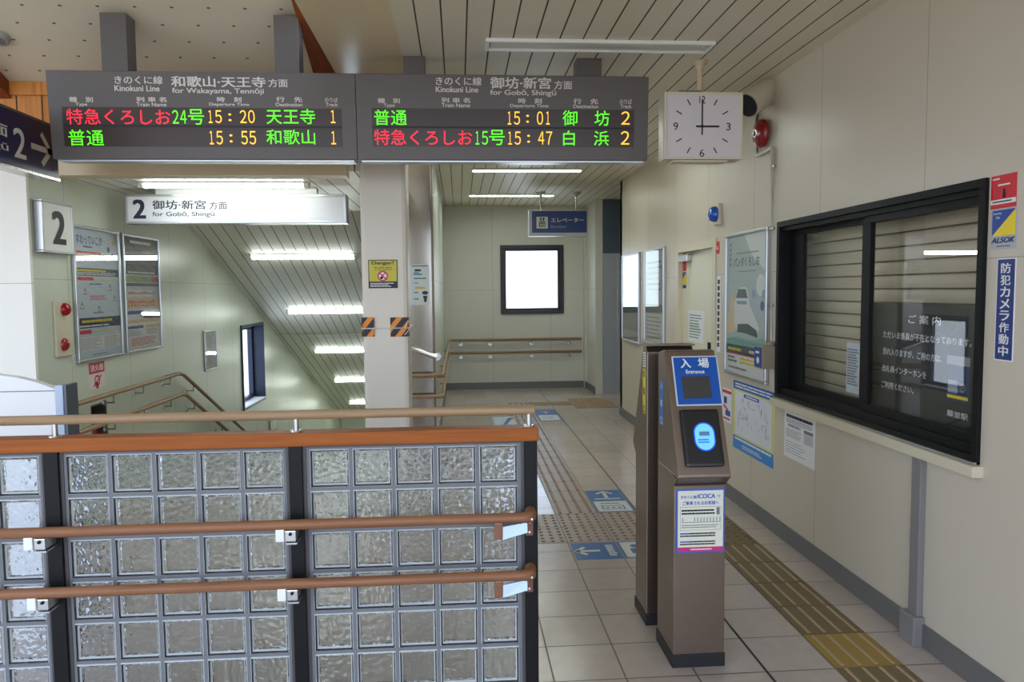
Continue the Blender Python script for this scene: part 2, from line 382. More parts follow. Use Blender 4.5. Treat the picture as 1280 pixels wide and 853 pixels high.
# partition wall between stairs and corridor, stainless clad front
mb = MB(); mb.box(-.46, -.235, 7.2, YE, -3.5, ZC, 0); mb.box(-.46, -.3, 7.2, 17.5, -4, 2.6, 0)
struct(mb, 'wall_stair_right', m_wall_l)
mb = MB(); mb.box(-.47, -.24, 7.14, 7.2, 0, ZC); struct(mb, 'wall_stainless', m_stain)
mb = MB(); mb.tube([(-.245, 7.13, .02), (-.245, 7.13, ZC-.02)], .011, 0, 10); struct(mb, 'trim_stainless_edge', m_steel)
# lobby wall left of the stairs, white below, timber above
mb = MB(); mb.box(-6.5, XL, YL, YL+.03, 0, ZS); struct(mb, 'wall_lobby', m_wall_w)
mb = MB(); mb.box(-6.5, -.75, YL, YL+.14, ZS, 3.03, 0)
for i in range(24):
    x = -5.2+.158*i
    mb.box(x-.004, x+.004, YL-.0015, YL, ZS, 2.90, 1)
mb.box(-6.5, -.75, YL-.02, YL, 2.90, 2.985, 0, .004)
struct(mb, 'wall_lintel', [m_clad, m_groove])
mb = MB(); mb.box(XL, -.74, YL-.012, YL+.14, ZS-.05, ZS+.07, 0); struct(mb, 'trim_lintel', m_soffit)
mb = MB(); mb.box(-6.6, -6.5, -5, YL+.14, 0, 1.0); mb.box(-6.6, -6.5, 1.5, YL+.14, 1.0, 4); struct(mb, 'wall_lobby_left', m_wall_w)
# ceilings
mb = MB(); mb.box(-.305, 3.7, -1.2, YE, ZC, ZC+.1); struct(mb, 'ceiling', m_ceil)
mb = MB(); mb.box(-.745, -.305, -1.2, 7.2, ZC, ZC+.1); struct(mb, 'ceiling_soffit', m_soffit)
mb = MB()
mb.prism([(XL, YL+.13, ZS), (XL, YK, ZS), (XL, 17.55, zs(17.55)), (XL, 17.55, zs(17.55)+.12), (XL, YK, ZS+.12), (XL, YL+.13, ZS+.12)], (-.46-XL, 0, 0))
struct(mb, 'ceiling_stairs', m_ceil_s)
mb = MB(); mb.box(XL, -.46, 10.55+1.0, 10.56+1.0, zs(11.55)-.004, zs(11.55), 0); struct(mb, 'trim_stair_ceiling', mat('ceiling_seam', (120, 118, 108), .6))
mb = MB()   # lobby roof board, sloping up towards the viewer, with its rows of dimples
mb.prism([(-6.6, YL, zr(YL)), (-6.6, -1.6, zr(-1.6)), (-6.6, -1.6, zr(-1.6)+.12), (-6.6, YL, zr(YL)+.12)], (5.86, 0, 0), 0)
RF = Fr((0, 4.42, 3.24), (1, 0, 0), (0, 1, -KR)); RF = Fr((0, 4.42, 3.24), (1, 0, 0), (0, -1, KR))
for r in range(-5, 30):
    for q in range(26):
        x = -.99-.203*q+(.10 if r % 2 else 0)
        if x < -.9 and x > -6: RF.box(mb, x-.009, x+.009, -.02+.143*r-.0055, -.02+.143*r+.0055, -.001, .0012, 1)
mb.box(-6.6, 3.7, -1.75, -1.55, 2.9, zr(-1.6)+.1, 0)
struct(mb, 'ceiling_lobby', [m_plaster, mat('ceiling_dimple', (96, 90, 84), .8)])
def roof_beam(x0, x1, y0, y1, dz=.12):
    mb = MB(); mb.prism([(x0, y0, zr(y0)), (x0, y1, zr(y1)), (x0, y1, zr(y1)-dz), (x0, y0, zr(y0)-dz)], (x1-x0, 0, 0)); return mb
struct(roof_beam(-.90, -.74, -1.5, YL, .06), 'beam', m_beam)
struct(roof_beam(-2.98, -2.86, -1.5, YL, .10), 'beam_eave', m_beam)
# structural column
mb = MB(); cf = facing(5.05); CX0 = cf.px(452.5, 380)[0]; CX1 = cf.px(510, 380)[0]
mb.box(CX0, CX1, 5.05, 5.05+(CX1-CX0), 0, ZC, 0, .03); struct(mb, 'pillar', mat('pillar_enamel', (222, 213, 197), .38, var=.02, vscale=2))
# baseboards
mb = MB(); mb.box(XW-.014, XW, -1.2, DY0-.06, 0, .105, 0, .003); mb.box(XW-.014, XW, DY1+.06, 9.35, 0, .105, 0, .003); struct(mb, 'baseboard_right', m_base)
mb = MB(); mb.box(-.23, 2.04, YE-.014, YE, 0, .11, 0); mb.box(2.04, 2.08, YE-.134, YE-.12, 0, .11); mb.box(2.066, 2.08, 11.2, YE-.12, 0, .11); struct(mb, 'baseboard_end', m_base)
mb = MB(); mb.box(-.235, -.222, 7.2, YE, 0, .11); struct(mb, 'baseboard_stair', m_base)
# grey channel on the wall under the window
mb = MB(); mb.box(XW-.03, XW, 3.095, 3.16, .10, .85, 0, .004); mb.box(XW-.055, XW, 3.075, 3.185, 0, .135, 0, .006); struct(mb, 'trim_channel', mat('channel_grey', (128, 124, 122), .4))
# ---------------------------------------------------------------- tactile paving
def tactile(name, x0, x1, y0, y1, kind, along='Y', base=0, nb=4, mats=None):
    mb = MB(); fr = FL; T = .3; bw = .007 if base else .011
    nx = max(1, round((x1-x0)/T)); ny = max(1, round((y1-y0)/.302)); dx = (x1-x0)/nx; dy = (y1-y0)/ny
    for i in range(nx):
        for j in range(ny):
            ax, ay = x0+i*dx, y0+j*dy; special = (kind == 'bar' and base == 1 and j == 2)
            mb.box(ax+.003, ax+dx-.003, ay+.003, ay+dy-.003, 0, .003, 2 if special else 0)
            if kind == 'bar':
                for k in range(nb):
                    if along == 'Y': mb.box(ax+dx*(k+.5)/nb-bw, ax+dx*(k+.5)/nb+bw, ay+.012, ay+dy-.012, .003, .008, 1, .003)
                    else: mb.box(ax+.012, ax+dx-.012, ay+dy*(k+.5)/nb-.011, ay+dy*(k+.5)/nb+.011, .003, .008, 1, .003)
            else:
                for p in range(5):
                    for q in range(5):
                        mb.lathe((ax+dx*(p+.5)/5, ay+dy*(q+.5)/5, .003), (0, 0, 1), [(.0135, 0), (.012, .003), (.008, .005)], 1, 10)
    return struct(mb, name, mats)
gt = mat('tactile_stone', (160, 148, 138), .4, var=.05); gb = mat('tactile_brown', (142, 104, 72), .5)
ot = mat('tactile_olive', (118, 98, 66), .45, var=.06); ob = mat('tactile_tan', (176, 152, 118), .5); oy = mat('tactile_yellow', (158, 128, 58), .45, var=.06)
ows = mat('tactile_olive_dot', (108, 88, 56), .5)
tactile('tactile_paving', .671, .971, 5.195, 10.5, 'bar', base=0, mats=[gt, gb, gt])
tactile('tactile_paving', .071, 1.271, 4.59, 5.195, 'dot', mats=[gt, gb, gt])
tactile('tactile_paving', 1.571, 1.871, 4.44, 5.045, 'dot', mats=[ot, ows, ot])
tactile('tactile_paving', 1.571, 1.871, 2.325, 4.44, 'bar', base=1, mats=[ot, ob, oy])
tactile('tactile_paving', .971, 1.571, 10.2, 10.5, 'bar', 'X', mats=[mat('tactile_far', (150, 122, 92), .5), ob, ot])
tactile('tactile_paving', 1.571, 2.17, 9.9, 10.8, 'dot', mats=[mat('tactile_far', (150, 122, 92), .5), ob, ot])
# ---------------------------------------------------------------- ticket window (window_1)
win = thing('window_1', None, None, (XW, 3.71, WZ0), kind='structure')
mb = MB(); RW.frame(mb, -WY1, -WY0, WZ0, WZ1, .035, -.115, .018, 0, .003)
RW.box(mb, -WY1+.03, -WY0-.03, WZ0+.03, WZ0+.075, -.115, -.005); RW.box(mb, -WY1+.03, -WY0-.03, WZ1-.06, WZ1-.03, -.115, -.005)
mb.build('window_frame', m_black, win)
S1 = Fr((XW+.075, 0, 0), (0, -1, 0), (0, 0, 1)); S2 = Fr((XW+.035, 0, 0), (0, -1, 0), (0, 0, 1))
a0, a1, b0, b1 = S1.quad4((1007.6, 292.5), (1081, 281), (1077, 497), (1003, 482))
def sash(F, o, g, nm):
    mb = MB(); A0, A1, B0, B1 = o; a0, a1, b0, b1 = g
    F.box(mb, A0, A1, B0, b0, -.014, .014, 0, .002); F.box(mb, A0, A1, b1, B1, -.014, .014, 0, .002)
    F.box(mb, A0, a0, b0, b1, -.0138, .0138, 0, .002); F.box(mb, a1, A1, b0, b1, -.0138, .0138, 0, .002)
    s = mb.build('sash', m_black, win)
    mb = MB(); F.box(mb, a0-.004, a1+.004, b0-.004, b1+.004, -.003, .003); mb.build('pane', m_pane, s); return s
sash(S1, (-WY1+.03, a1+.05, WZ0+.05, WZ1-.04), (a0, a1, b0, b1), 'far')
a0, a1, b0, b1 = S2.quad4((1090, 278), (1227, 257), (1218, 540), (1088, 508))
GR = (a0, a1, b0, b1)
sash(S2, (a0-.055, -WY0-.03, WZ0+.04, WZ1-.04), GR, 'near')
mb = MB(); RW.box(mb, -WY1-.01, -WY0+.02, .853, WZ0, -.02, .045, 0, .004); RW.box(mb, -WY1, -WY0, WZ0, WZ0+.012, -.1, .03, 1); struct(mb, 'trim_sill', [m_beige, m_steel_l])
# booth behind the window: dark room and the lowered roller shutter
mb = MB(); bx = XW+.60
m_booth = mat('booth_paint', (150, 145, 130), .6)
for nm, bb_ in (('wall_booth_back', (bx, bx+.05, 2.4, 5.0, 0, 2.6)), ('wall_booth_near', (XW+.12, bx, 2.4, 2.45, 0, 2.6)), ('wall_booth_far', (XW+.12, bx, 4.95, 5.0, 0, 2.6)), ('ceiling_booth', (XW+.12, bx, 2.45, 4.95, 2.55, 2.6)), ('floor_booth', (XW+.12, bx, 2.45, 4.95, .80, .86))):
    mb = MB(); mb.box(*bb_); struct(mb, nm, m_booth)
mb = MB(); xs = XW+.26; z = .86; pr = []
while z < 2.25:
    pr += [(0.006, z), (-.004, z+.010), (-.010, z+.03), (-.010, z+.048), (-.004, z+.066)]; z += .074
vsx = [(xs+d, y, zz) for (d, zz) in pr for y in (2.46, 4.94)]
mb.add(vsx, [(2*i, 2*i+1, 2*i+3, 2*i+2) for i in range(len(pr)-1)])
tag(mb.build('roller_shutter', grid_mat('shutter_beige', (204, 192, 164), [(2, .862, .074, .004)], (108, 98, 78), rough=.5, noise=.04), origin=(xs, 3.7, .86)), 'beige slatted roller shutter lowered behind the black ticket window', 'shutter')
# guidance board with white writing, behind the right pane
G = Fr((XW+.062, 0, 0), (0, -1, 0), (0, 0, 1))
gx0, gx1, gz0, gz1 = G.quad4((1088, 378), (1230, 383), (1222, 545), (1087, 512))
gd = thing('guidance_board', 'dark grey notice with white Japanese writing behind the right window pane', 'notice', G.p((gx0+gx1)/2, WZ0+.09))
mb = MB(); G.box(mb, gx0-.02, gx1+.02, gz0-.03, gz1, -.004, 0); mb.build('panel', mat('board_dark', (30, 31, 33), .35), gd)
mb = MB()
def gtx(s, x0, y0, x1, y1, sl=0, bold=.006):   # crop (1080,370) scale 150/753
    k = 150/753
    a0, b0 = G.px(1080+x0*k, 370+y1*k); a1, b1 = G.px(1080+x1*k, 370+(y0+sl)*k); b1 = G.px(1080+x0*k, 370+y0*k)[1]
    G.text(mb, s, a0, a1, b0, b1, .001, 0, bold)
gtx('ご 案 内', 280, 118, 485, 172); gtx('ただいま係員が不在となっております。', 122, 218, 680, 262)
gtx('恐れ入りますが、ご用の方は、', 120, 322, 492, 366); gtx('改札横インターホンを', 115, 428, 395, 472); gtx('ご利用ください。', 110, 530, 315, 572)
gtx('藤並駅', 522, 712, 655, 752)
mb.build('lettering', m_paper, gd)
mb = MB(); k = 150/753
pa = G.quad4((1080+525*k, 370+380*k), (1080+672*k, 370+380*k), (1080+660*k, 370+680*k), (1080+515*k, 370+650*k))
W_, H_ = pa[1]-pa[0], pa[3]-pa[2]
G.rect(mb, *pa, .001, 0); G.rect(mb, pa[0], pa[1], pa[3]-.2*H_, pa[3], .002, 1); G.rect(mb, pa[0]+.08*W_, pa[0]+.5*W_, pa[2]+.18*H_, pa[2]+.46*H_, .002, 1)
G.rect(mb, pa[0]+.05*W_, pa[1]-.05*W_, pa[2]+.06*H_, pa[2]+.13*H_, .002, 2); G.ring(mb, pa[0]+.72*W_, pa[2]+.32*H_, .012, .02, .002, 3); G.disc(mb, pa[0]+.72*W_, pa[2]+.32*H_, .006, .002, 3)
mb.build('intercom_picture', [mat('picture_blue', (44, 58, 92), .4), mat('picture_grey', (150, 152, 156), .4), m_yellow, m_grey_ink], gd)
# small paper seen through the left pane
F3 = Fr((XW+.09, 0, 0), (0, -1, 0), (0, 0, 1)); q = F3.quad4((1059, 428), (1075, 430), (1074, 493), (1057, 490))
mb = MB(); F3.box(mb, *q, -.002, 0, 0); F3.dashes(mb, q[0]+.01, q[1]-.01, q[2]+.04, q[3]-.03, 14, .0008, 1)
tag(mb.build('paper_notice', [mat('paper_bluewhite', (205, 216, 226), .5), m_grey_ink], origin=F3.p(q[0], q[2])), 'pale paper notice taped inside the left window pane beside the mullion', 'notice')
# ---------------------------------------------------------------- end window (window_2), stair window (window_3)
win = thing('window_2', None, None, ((EX0+EX1)/2, YE, EZ0), kind='structure')
mb = MB(); EW.frame(mb, EX0-.045, EX1+.045, EZ0-.045, EZ1+.045, .05, -.10, .03, 0, .004); EW.frame(mb, EX0, EX1, EZ0, EZ1, .05, -.06, -.02, 0, .003)
EW.box(mb, EX0+.012, EX0+.03, EZ0+.28, EZ0+.42, -.02, .0, 0); mb.build('window_frame', mat('dark_brown_sash', (44, 36, 38), .4), win)
mb = MB(); EW.box(mb, EX0+.03, EX1-.03, EZ0+.03, EZ1-.03, -.043, -.037); mb.build('pane', m_pane, win)
win = thing('window_3', None, None, (XL, (VY0+VY1)/2, VZ0), kind='structure')
mb = MB(); LW.frame(mb, VY0-.02, VY1+.02, VZ0-.02, VZ1+.02, .035, -.20, .02, 0, .003); LW.frame(mb, VY0+.01, VY1-.01, VZ0+.01, VZ1-.01, .06, -.19, -.13, 0, .003)
mb.build('window_frame', m_navy, win)
mb = MB(); LW.box(mb, VY0+.05, VY1-.05, VZ0+.05, VZ1-.05, -.164, -.158); mb.build('pane', m_pane, win)
mb = MB(); LW.box(mb, VY0, VY1, VZ0+.014, VZ0+.022, -.13, .03); mb.build('sill', m_white, win)
# ---------------------------------------------------------------- door (door_1)
dr = thing('door_1', None, None, (XW, 6.35, 0), kind='structure')
m_doorp = mat('door_beige', (214, 208, 184), .4)
mb = MB(); RW.box(mb, -DY1-.05, -DY1+.03, 0, DZ1+.04, -.1, .012, 0, .003); RW.box(mb, -DY0-.03, -DY0+.05, 0, DZ1+.04, -.1, .012, 0, .003); RW.box(mb, -DY1+.03, -DY0-.03, DZ1-.03, DZ1+.04, -.1, .012, 0, .003)
mb.build('door_frame', m_beige, dr)
mb = MB(); RW.box(mb, -DY1+.03, -DY0-.03, .01, DZ1-.03, -.075, -.035, 0, .002); leaf = mb.build('door_leaf', m_doorp, dr)
mb = MB(); RW.box(mb, -6.10, -6.03, .98, 1.16, -.035, -.028, 0, .003); mb.tube([RW.p(-6.065, 1.05, -.03), RW.p(-6.065, 1.05, .015), RW.p(-6.17, 1.05, .015)], .009, 0, 10); mb.build('handle', m_black, leaf)
mb = MB(); RW.box(mb, -6.80, -6.55, 1.86, 1.92, -.035, .015, 0, .006); mb.tube([RW.p(-6.6, 1.925, -.01), RW.p(-6.3, 1.95, -.02)], .008, 0, 8); mb.build('door_closer', m_steel_l, leaf)
DF = Fr((XW+.035, 0, 0), (0, -1, 0), (0, 0, 1))
q = DF.quad4((850, 322), (858, 322), (858, 339), (850, 339)); mb = MB(); DF.box(mb, q[0], q[1], q[2], q[3], 0, .001, 0)
tag(mb.build('door_sticker', mat('sticker_red', (190, 26, 40), .4), origin=DF.p(q[0], q[2])), 'small red sticker high on the beige staff door', 'sticker')
q = DF.quad4((850, 341), (858, 340), (858, 360), (850, 361)); mb = MB(); DF.box(mb, q[0], q[1], q[2], q[3], 0, .001, 0); DF.poly(mb, [(q[1], q[3]), (q[0], q[2]+.03), (q[1], q[2]+.03)], .0015, 1)
tag(mb.build('door_sticker', [mat('sticker_blue', (34, 58, 140), .4), m_yellow], origin=DF.p(q[0], q[2])), 'small blue and yellow sticker on the beige staff door below the red one', 'sticker')
q = DF.quad4((861, 389), (880, 388), (879, 428), (860, 428)); mb = MB(); DF.box(mb, *q, 0, .001, 0); DF.dashes(mb, q[0]+.03, q[1]-.03, q[2]+.03, q[3]-.03, 9, .0015, 1, .4); DF.rect(mb, q[0]+.06, q[1]-.1, q[2]+.1, q[3]-.12, .0012, 2)
tag(mb.build('door_paper', [m_paper, m_grey_ink, mat('pale_green_print', (196, 214, 190), .5)], origin=DF.p(q[0], q[2])), 'white printed paper taped to the staff door at handle height', 'notice')
q = RW.quad4((897, 345), (901.5, 345), (900, 440), (896, 440)); mb = MB(); RW.box(mb, *q, 0, .003, 0)
for i in range(11): RW.rect(mb, q[0]+.015, q[1]-.015, q[3]-.03-.05*i-.035, q[3]-.03-.05*i, .0036, 1)
tag(mb.build('vertical_sign', [m_paper, m_blk_ink], origin=RW.p(q[0], q[2])), 'narrow white vertical sign with black characters beside the staff door', 'sign')
q = RW.quad4((893.5, 303), (899.5, 302), (899.5, 317), (893.5, 318)); mb = MB(); RW.box(mb, *q, 0, .004, 0); RW.dashes(mb, q[0]+.02, q[1]-.02, q[2]+.03, q[3]-.03, 2, .0045, 1)
tag(mb.build('red_sign', [mat('sign_red', (200, 30, 40), .4), m_paper], origin=RW.p(q[0], q[2])), 'small red square sign above the corner of the staff door', 'sign')
# ---------------------------------------------------------------- elevator front in the recess
m_elev = mat('elevator_steel', (196, 200, 208), .32, .6, var=.03, vscale=2)
el = thing('elevator_door', 'stainless steel elevator front at the far right end of corridor', 'elevator', (2.8, 11.2, 0))
mb = MB(); mb.box(2.2, 3.6, 11.2, 11.3, 0, 2.16, 0); mb.box(2.42, 2.46, 11.185, 11.2, 0, 2.1, 0); mb.build('surround', m_elev, el)
mb = MB(); mb.box(2.2, 3.6, 11.2, 11.3, 2.16, ZC, 0); mb.build('transom_panel', mat('transom_slate', (92, 102, 118), .4, .4), el)
mb = MB(); mb.box(2.46, 2.93, 11.19, 11.2, 0, 2.08); mb.box(2.94, 3.4, 11.19, 11.2, 0, 2.08); mb.build('door_panel', m_elev, el)
# ---------------------------------------------------------------- ceiling lights
def batten(label, x0, x1, fr, grp, lit=True, name='ceiling_light', w_=.055):
    """fr: origin at light centre on the ceiling, v across, n pointing down"""
    t = thing(name, label, 'ceiling light', fr.o, grp); L2 = (x1-x0)/2
    mb = MB()
    sec = [(-w_*.55, 0), (-w_*.8, .012), (w_*.8, .012), (w_*.55, 0)]
    mb.prism([fr.p(-L2-.02, b, c) for b, c in sec], fr.u*(2*L2+.04)); mb.build('housing', m_white, t)
    mb = MB(); mb.prism([fr.p(-L2+.015, b, c) for b, c in ((-.043, .0125), (-.036, .034), (-.02, .040), (.02, .040), (.036, .034), (.043, .0125))], fr.u*(2*L2-.03)); mb.build('diffuser', m_lit_soft, t)
    for sgn in (-1, 1): mb = MB(); fr.box(mb, sgn*L2-.02, sgn*L2+.02, -.044, .044, .008, .044, 0, .004); mb.build('end_cap', m_white, t)
    return t
CD = lambda x, y: Fr((x, y, ZC), (1, 0, 0), (0, -1, 0))
def recessed(x, y, label, lit=True, L2=.605, grp='recessed corridor ceiling lights'):
    f = CD(x, y); t = thing('ceiling_light', label, 'ceiling light', f.o, grp)
    mb = MB(); f.frame(mb, -L2-.03, L2+.03, -.085, .085, .022, 0, .02, 0, .004); mb.build('housing', m_white, t)
    if lit:
        mb = MB(); f.box(mb, -L2, L2, -.064, .064, 0.0005, .014); mb.build('diffuser', m_lit, t)
    else:
        mb = MB(); f.box(mb, -L2, L2, -.064, .064, 0.0003, .004); mb.prism([f.p(-L2, b, c) for b, c in ((-.064, .004), (-.03, .016), (.03, .016), (.064, .004))], f.u*2*L2); mb.build('diffuser', mat('unlit_diffuser', (205, 204, 192), .4), t)
recessed(.80, 4.175, 'unlit white fluorescent fitting in the slatted ceiling above the clock and boards', False)
recessed(.79, 6.35, 'lit fluorescent strip in the corridor ceiling just behind the departure boards')
recessed(.79, 8.45, 'lit fluorescent strip in corridor ceiling, nearer of two below the departure boards')
recessed(.775, 10.65, 'lit fluorescent strip in corridor ceiling, farther one close to the end wall', L2=.59)
fs = Fr((-1.73, 5.74, ZS), (1, 0, 0), (0, -1, 0))
batten('lit batten lamp on the flat ceiling above the white hanging platform sign', -.6, .6, fs, 'stair ceiling lights')
words = ['uppermost', 'second from top', 'third from top', 'fourth from top', 'fifth from top', 'sixth from top', 'lowest']
for i, y in enumerate([8.78, 10.56, 12.39, 14.24, 16.08]):
    f = Fr((-1.79, y, zs(y)), (1, 0, 0), (0, -1, KS))
    batten('lit batten lamp on the sloping stair ceiling, %s of the row' % (words[i] if i < 4 else 'lowest'), -.6, .6, f, 'stair ceiling lights')
# downlight in the lobby roof, cut by the picture's left edge
q = RF.at(0, 45); t = thing('downlight', 'round unlit downlight in the dimpled lobby ceiling, at far left', 'downlight', q)
mb = MB(); mb.lathe(q, RF.n, [(.055, 0), (.052, .03), (.04, .035)], 0, 24); mb.build('trim_ring', mat('downlight_grey', (150, 146, 140), .4), t)
mb = MB(); mb.lathe(q+RF.n*.035, RF.n, [(.034, 0), (.03, .002)], 0, 20); mb.build('lens', mat('lens_dark', (90, 88, 86), .2), t)
# ---------------------------------------------------------------- departure boards
def P1(x, y): return 40+x*410/1280, 70+y*150/468
def P2(x, y): return 430+x*410/1280, 70+y*150/468
BY = 4.42; TILT = .068
BF = Fr((0, BY, 2.62), (1, 0, 0), (0, -TILT, 1))
bt, bb = BF.px(430, 91.5)[1], BF.px(430, 199.8)[1]
bxl, bxm, bxr = BF.px(61, 145)[0], BF.px(445.5, 145)[0], BF.px(810.5, 145)[0]
def board(label, x0, x1, P, heads, scr, split, leds, posts):
    t = thing('departure_board', label, 'departure board', BF.p((x0+x1)/2, bb), 'departure boards')
    mb = MB(); BF.box(mb, x0+.001, x1-.001, bb, bt, -.17, 0, 0, .004); mb.build('housing', m_grey, t)
    mb = MB(); BF.box(mb, x0+.02, x1-.02, bb-.012, bb, -.15, -.012, 0, .003); mb.build('bottom_tray', m_alu, t)
    sq = BF.pb(*P(scr[0], scr[1]), *P(scr[2], scr[3])); sm = BF.px(*P((scr[0]+scr[2])/2, split))[1]
    mb = MB(); BF.rect(mb, *sq, .0008, 0)
    BF.rect(mb, sq[0], sq[1], sm-.006, sm+.006, .0014, 1)
    s = mb.build('led_screen', [m_screen, m_blk_ink], t)
    mb = MB()
    for txt, a, b, c, d, bold in heads: BF.text(mb, txt, *BF.pb(*P(a, b), *P(c, d)), .0012, 0, bold)
    mb.build('lettering', mat('board_lettering', (214, 204, 196), .5), t)
    mb = MB()
    for txt, a, b, c, d, k in leds: BF.text(mb, txt, *BF.pb(*P(a, b), *P(c, d)), .002, k, 0)
    mb.build('led_lettering', [m_led_r, m_led_g, m_led_a], s)
    for (xa, xb, top) in posts:
        mb = MB(); mb.box(xa, xb, BY, BY+.12, BF.p(0, bt).z-.02, top, 0, .003); mb.build('hanger', m_grey, t)
FW_ = dict(zip('0123456789', '０１２３４５６７８９'))
def dg(x0, x1, y0, y1, ds, k):
    w_ = (x1-x0)/len(ds); out = []
    for i, d_ in enumerate(ds):
        a = x0+w_*(i+.10); b = x0+w_*(i+.88)
        if d_ == '1': a, b = a+w_*.18, b-w_*.12
        out.append((FW_[d_], a, y0, b, y1, k))
    return out
def tm(x0, x1, y0, y1, ds):
    u = (x1-x0)/6; m = (x0+x1)/2-.12*u
    return dg(x0, x0+2*u, y0, y1, ds[:2], 2)+[(':', m-.18*u, y0+.25*(y1-y0), m+.18*u, y0+.85*(y1-y0), 2)]+dg(x1-2*u, x1, y0, y1, ds[2:], 2)
heads = [('きのくに線', 322, 78, 510, 110, .012), ('Kinokuni Line', 322, 115, 498, 138, .02), ('和歌山·天王寺', 543, 80, 912, 122, .022), ('方面', 922, 90, 998, 122, .014), ('for Wakayama, Tennōji', 547, 125, 905, 152, .014),
         ('種　別', 145, 160, 238, 180, .02), ('Type', 170, 182, 216, 198, .015), ('列 車 名', 407, 160, 525, 180, .02), ('Train Name', 408, 182, 525, 197, .015), ('時　刻', 722, 160, 818, 180, .02), ('Departure Time', 692, 183, 848, 198, .015),
         ('行　先', 953, 160, 1055, 180, .02), ('Destination', 952, 183, 1056, 197, .015), ('のりば', 1143, 163, 1193, 180, .01), ('Track', 1146, 183, 1194, 197, .015)]
leds = [('特急くろしお', 135, 207, 540, 268, 0), *dg(545, 607, 212, 264, '24', 1), ('号', 610, 208, 672, 268, 1), *tm(680, 873, 212, 262, '1520'), ('天王寺', 915, 207, 1105, 266, 1), ('１', 1166, 212, 1184, 262, 2),
        ('普通', 143, 288, 280, 350, 1), *tm(684, 878, 293, 345, '1555'), ('和歌山', 915, 288, 1105, 345, 1), ('１', 1168, 294, 1186, 345, 2)]
hz = BF.p(0, bt).y
p1 = facing(BY)
board('grey departure board on the left, trains for Wakayama and Tennoji', bxl, bxm, P1, heads, (122, 202, 1210, 355), 275, leds,
      [(p1.px(125, 40)[0], p1.px(158, 40)[0], zr(BY+.12)), (p1.px(342, 40)[0], p1.px(373, 40)[0], zr(BY+.12))])
heads = [('きのくに線', 358, 82, 537, 115, .012), ('Kinokuni Line', 358, 120, 524, 142, .02), ('御坊·新宮', 570, 83, 808, 128, .022), ('方面', 820, 97, 890, 130, .014), ('for Gobō, Shingū', 570, 132, 828, 159, .014),
         ('種　別', 131, 165, 218, 184, .02), ('Type', 155, 186, 198, 202, .015), ('列 車 名', 380, 163, 492, 183, .02), ('Train Name', 381, 185, 492, 200, .015), ('時　刻', 680, 165, 772, 186, .02), ('Departure Time', 648, 188, 798, 204, .015),
         ('行　先', 895, 167, 992, 188, .02), ('Destination', 895, 190, 992, 204, .015), ('のりば', 1076, 169, 1123, 188, .01), ('Track', 1078, 190, 1122, 204, .015)]
leds = [('普通', 118, 210, 245, 270, 1), *tm(630, 810, 217, 268, '1501'), ('御　坊', 853, 213, 1035, 272, 1), ('２', 1082, 217, 1115, 268, 2),
        ('特急くろしお', 118, 288, 500, 348, 0), *dg(505, 565, 294, 346, '15', 1), ('号', 567, 289, 627, 348, 1), *tm(632, 816, 295, 346, '1547'), ('白　浜', 855, 292, 1033, 350, 1), ('２', 1080, 294, 1113, 346, 2)]
board('grey departure board on the right, trains for Gobo and Shingu', bxm, bxr, P2, heads, (110, 207, 1132, 355), 280, leds,
      [(p1.px(504, 80)[0], p1.px(531, 80)[0], ZC), (p1.px(721, 80)[0], p1.px(752, 80)[0], ZC)])
# ---------------------------------------------------------------- hanging platform sign over the stairs
SF = facing(6.08); q = SF.quad4((157, 244), (433, 242), (433, 279), (157, 280)); 
t = thing('platform_sign', 'white lit hanging sign with a large 2 for Gobo and Shingu over stairs', 'sign', SF.p((q[0]+q[1])/2, q[2]))
mb = MB(); SF.frame(mb, *q, .018, -.13, .006, 0, .003); SF.box(mb, q[0]+.005, q[1]-.005, q[2]+.005, q[3]-.005, -.125, -.004, 0); mb.build('casing', m_alu, t)
mb = MB(); SF.rect(mb, q[0]+.016, q[1]-.016, q[2]+.016, q[3]-.016, .0, 0); mb.build('lit_panel', mat('sign_lit_panel', (205, 206, 210), .35, emit=.12), t)
mb = MB(); pp = lambda x, y: (150+x*300/1280, 220+y*80/341)
for s_, a, b, c, d, bo in (('2', 68, 126, 138, 228, .03), ('御坊·新宮', 172, 130, 458, 178, .016), ('方面', 476, 138, 570, 178, .008), ('for Gobō, Shingū', 174, 190, 505, 222, .008)):
    SF.text(mb, s_, *SF.pb(*pp(a, b), *pp(c, d)), .001, 0, bo)
mb.build('lettering', m_navy_ink, t)
mb = MB(); a0 = SF.px(193, 237)[0]; a1 = SF.px(395, 237)[0]; SF.box(mb, a0, a1, q[3], ZS, -.10, -.02, 0); mb.build('mounting_rail', m_white, t)
# ---------------------------------------------------------------- blue direction sign hanging at far left
SX = -2.46; BS = Fr((SX, 0, 0), (0, 1, 0), (0, 0, 1))
fy, fz0 = BS.px(73.9, 224); fy2, fz1 = BS.px(60, 157.5)
fz1 = BS.px(0, 131.8)[1]*.5+fz1*.5; y1 = fy; y0 = 2.9
t = thing('direction_sign', 'navy hanging sign with a large 2 and arrow, left of the boards', 'sign', (SX, (y0+y1)/2, fz0))
mb = MB(); BS.box(mb, y0, y1, fz0, fz1, -.10, 0, 0, .003); BS.box(mb, y0, y1+.006, fz0-.014, fz0, -.10, .004, 1); BS.box(mb, y0, y1+.006, fz1, fz1+.014, -.10, .004, 2); mb.build('panel', [mat('sign_navy', (22, 30, 66), .35), m_steel_l, m_grey], t)
mb = MB(); c3 = lambda x, y: (x*120/853, 110+y*120/853)
def bq(*pts): return [BS.px(*c3(*p)) for p in pts]
a = bq((120, 345), (120, 610), (228, 640), (225, 370)); zlo = sum(v[1] for v in (a[1], a[2]))/2; zhi = a[0][1]
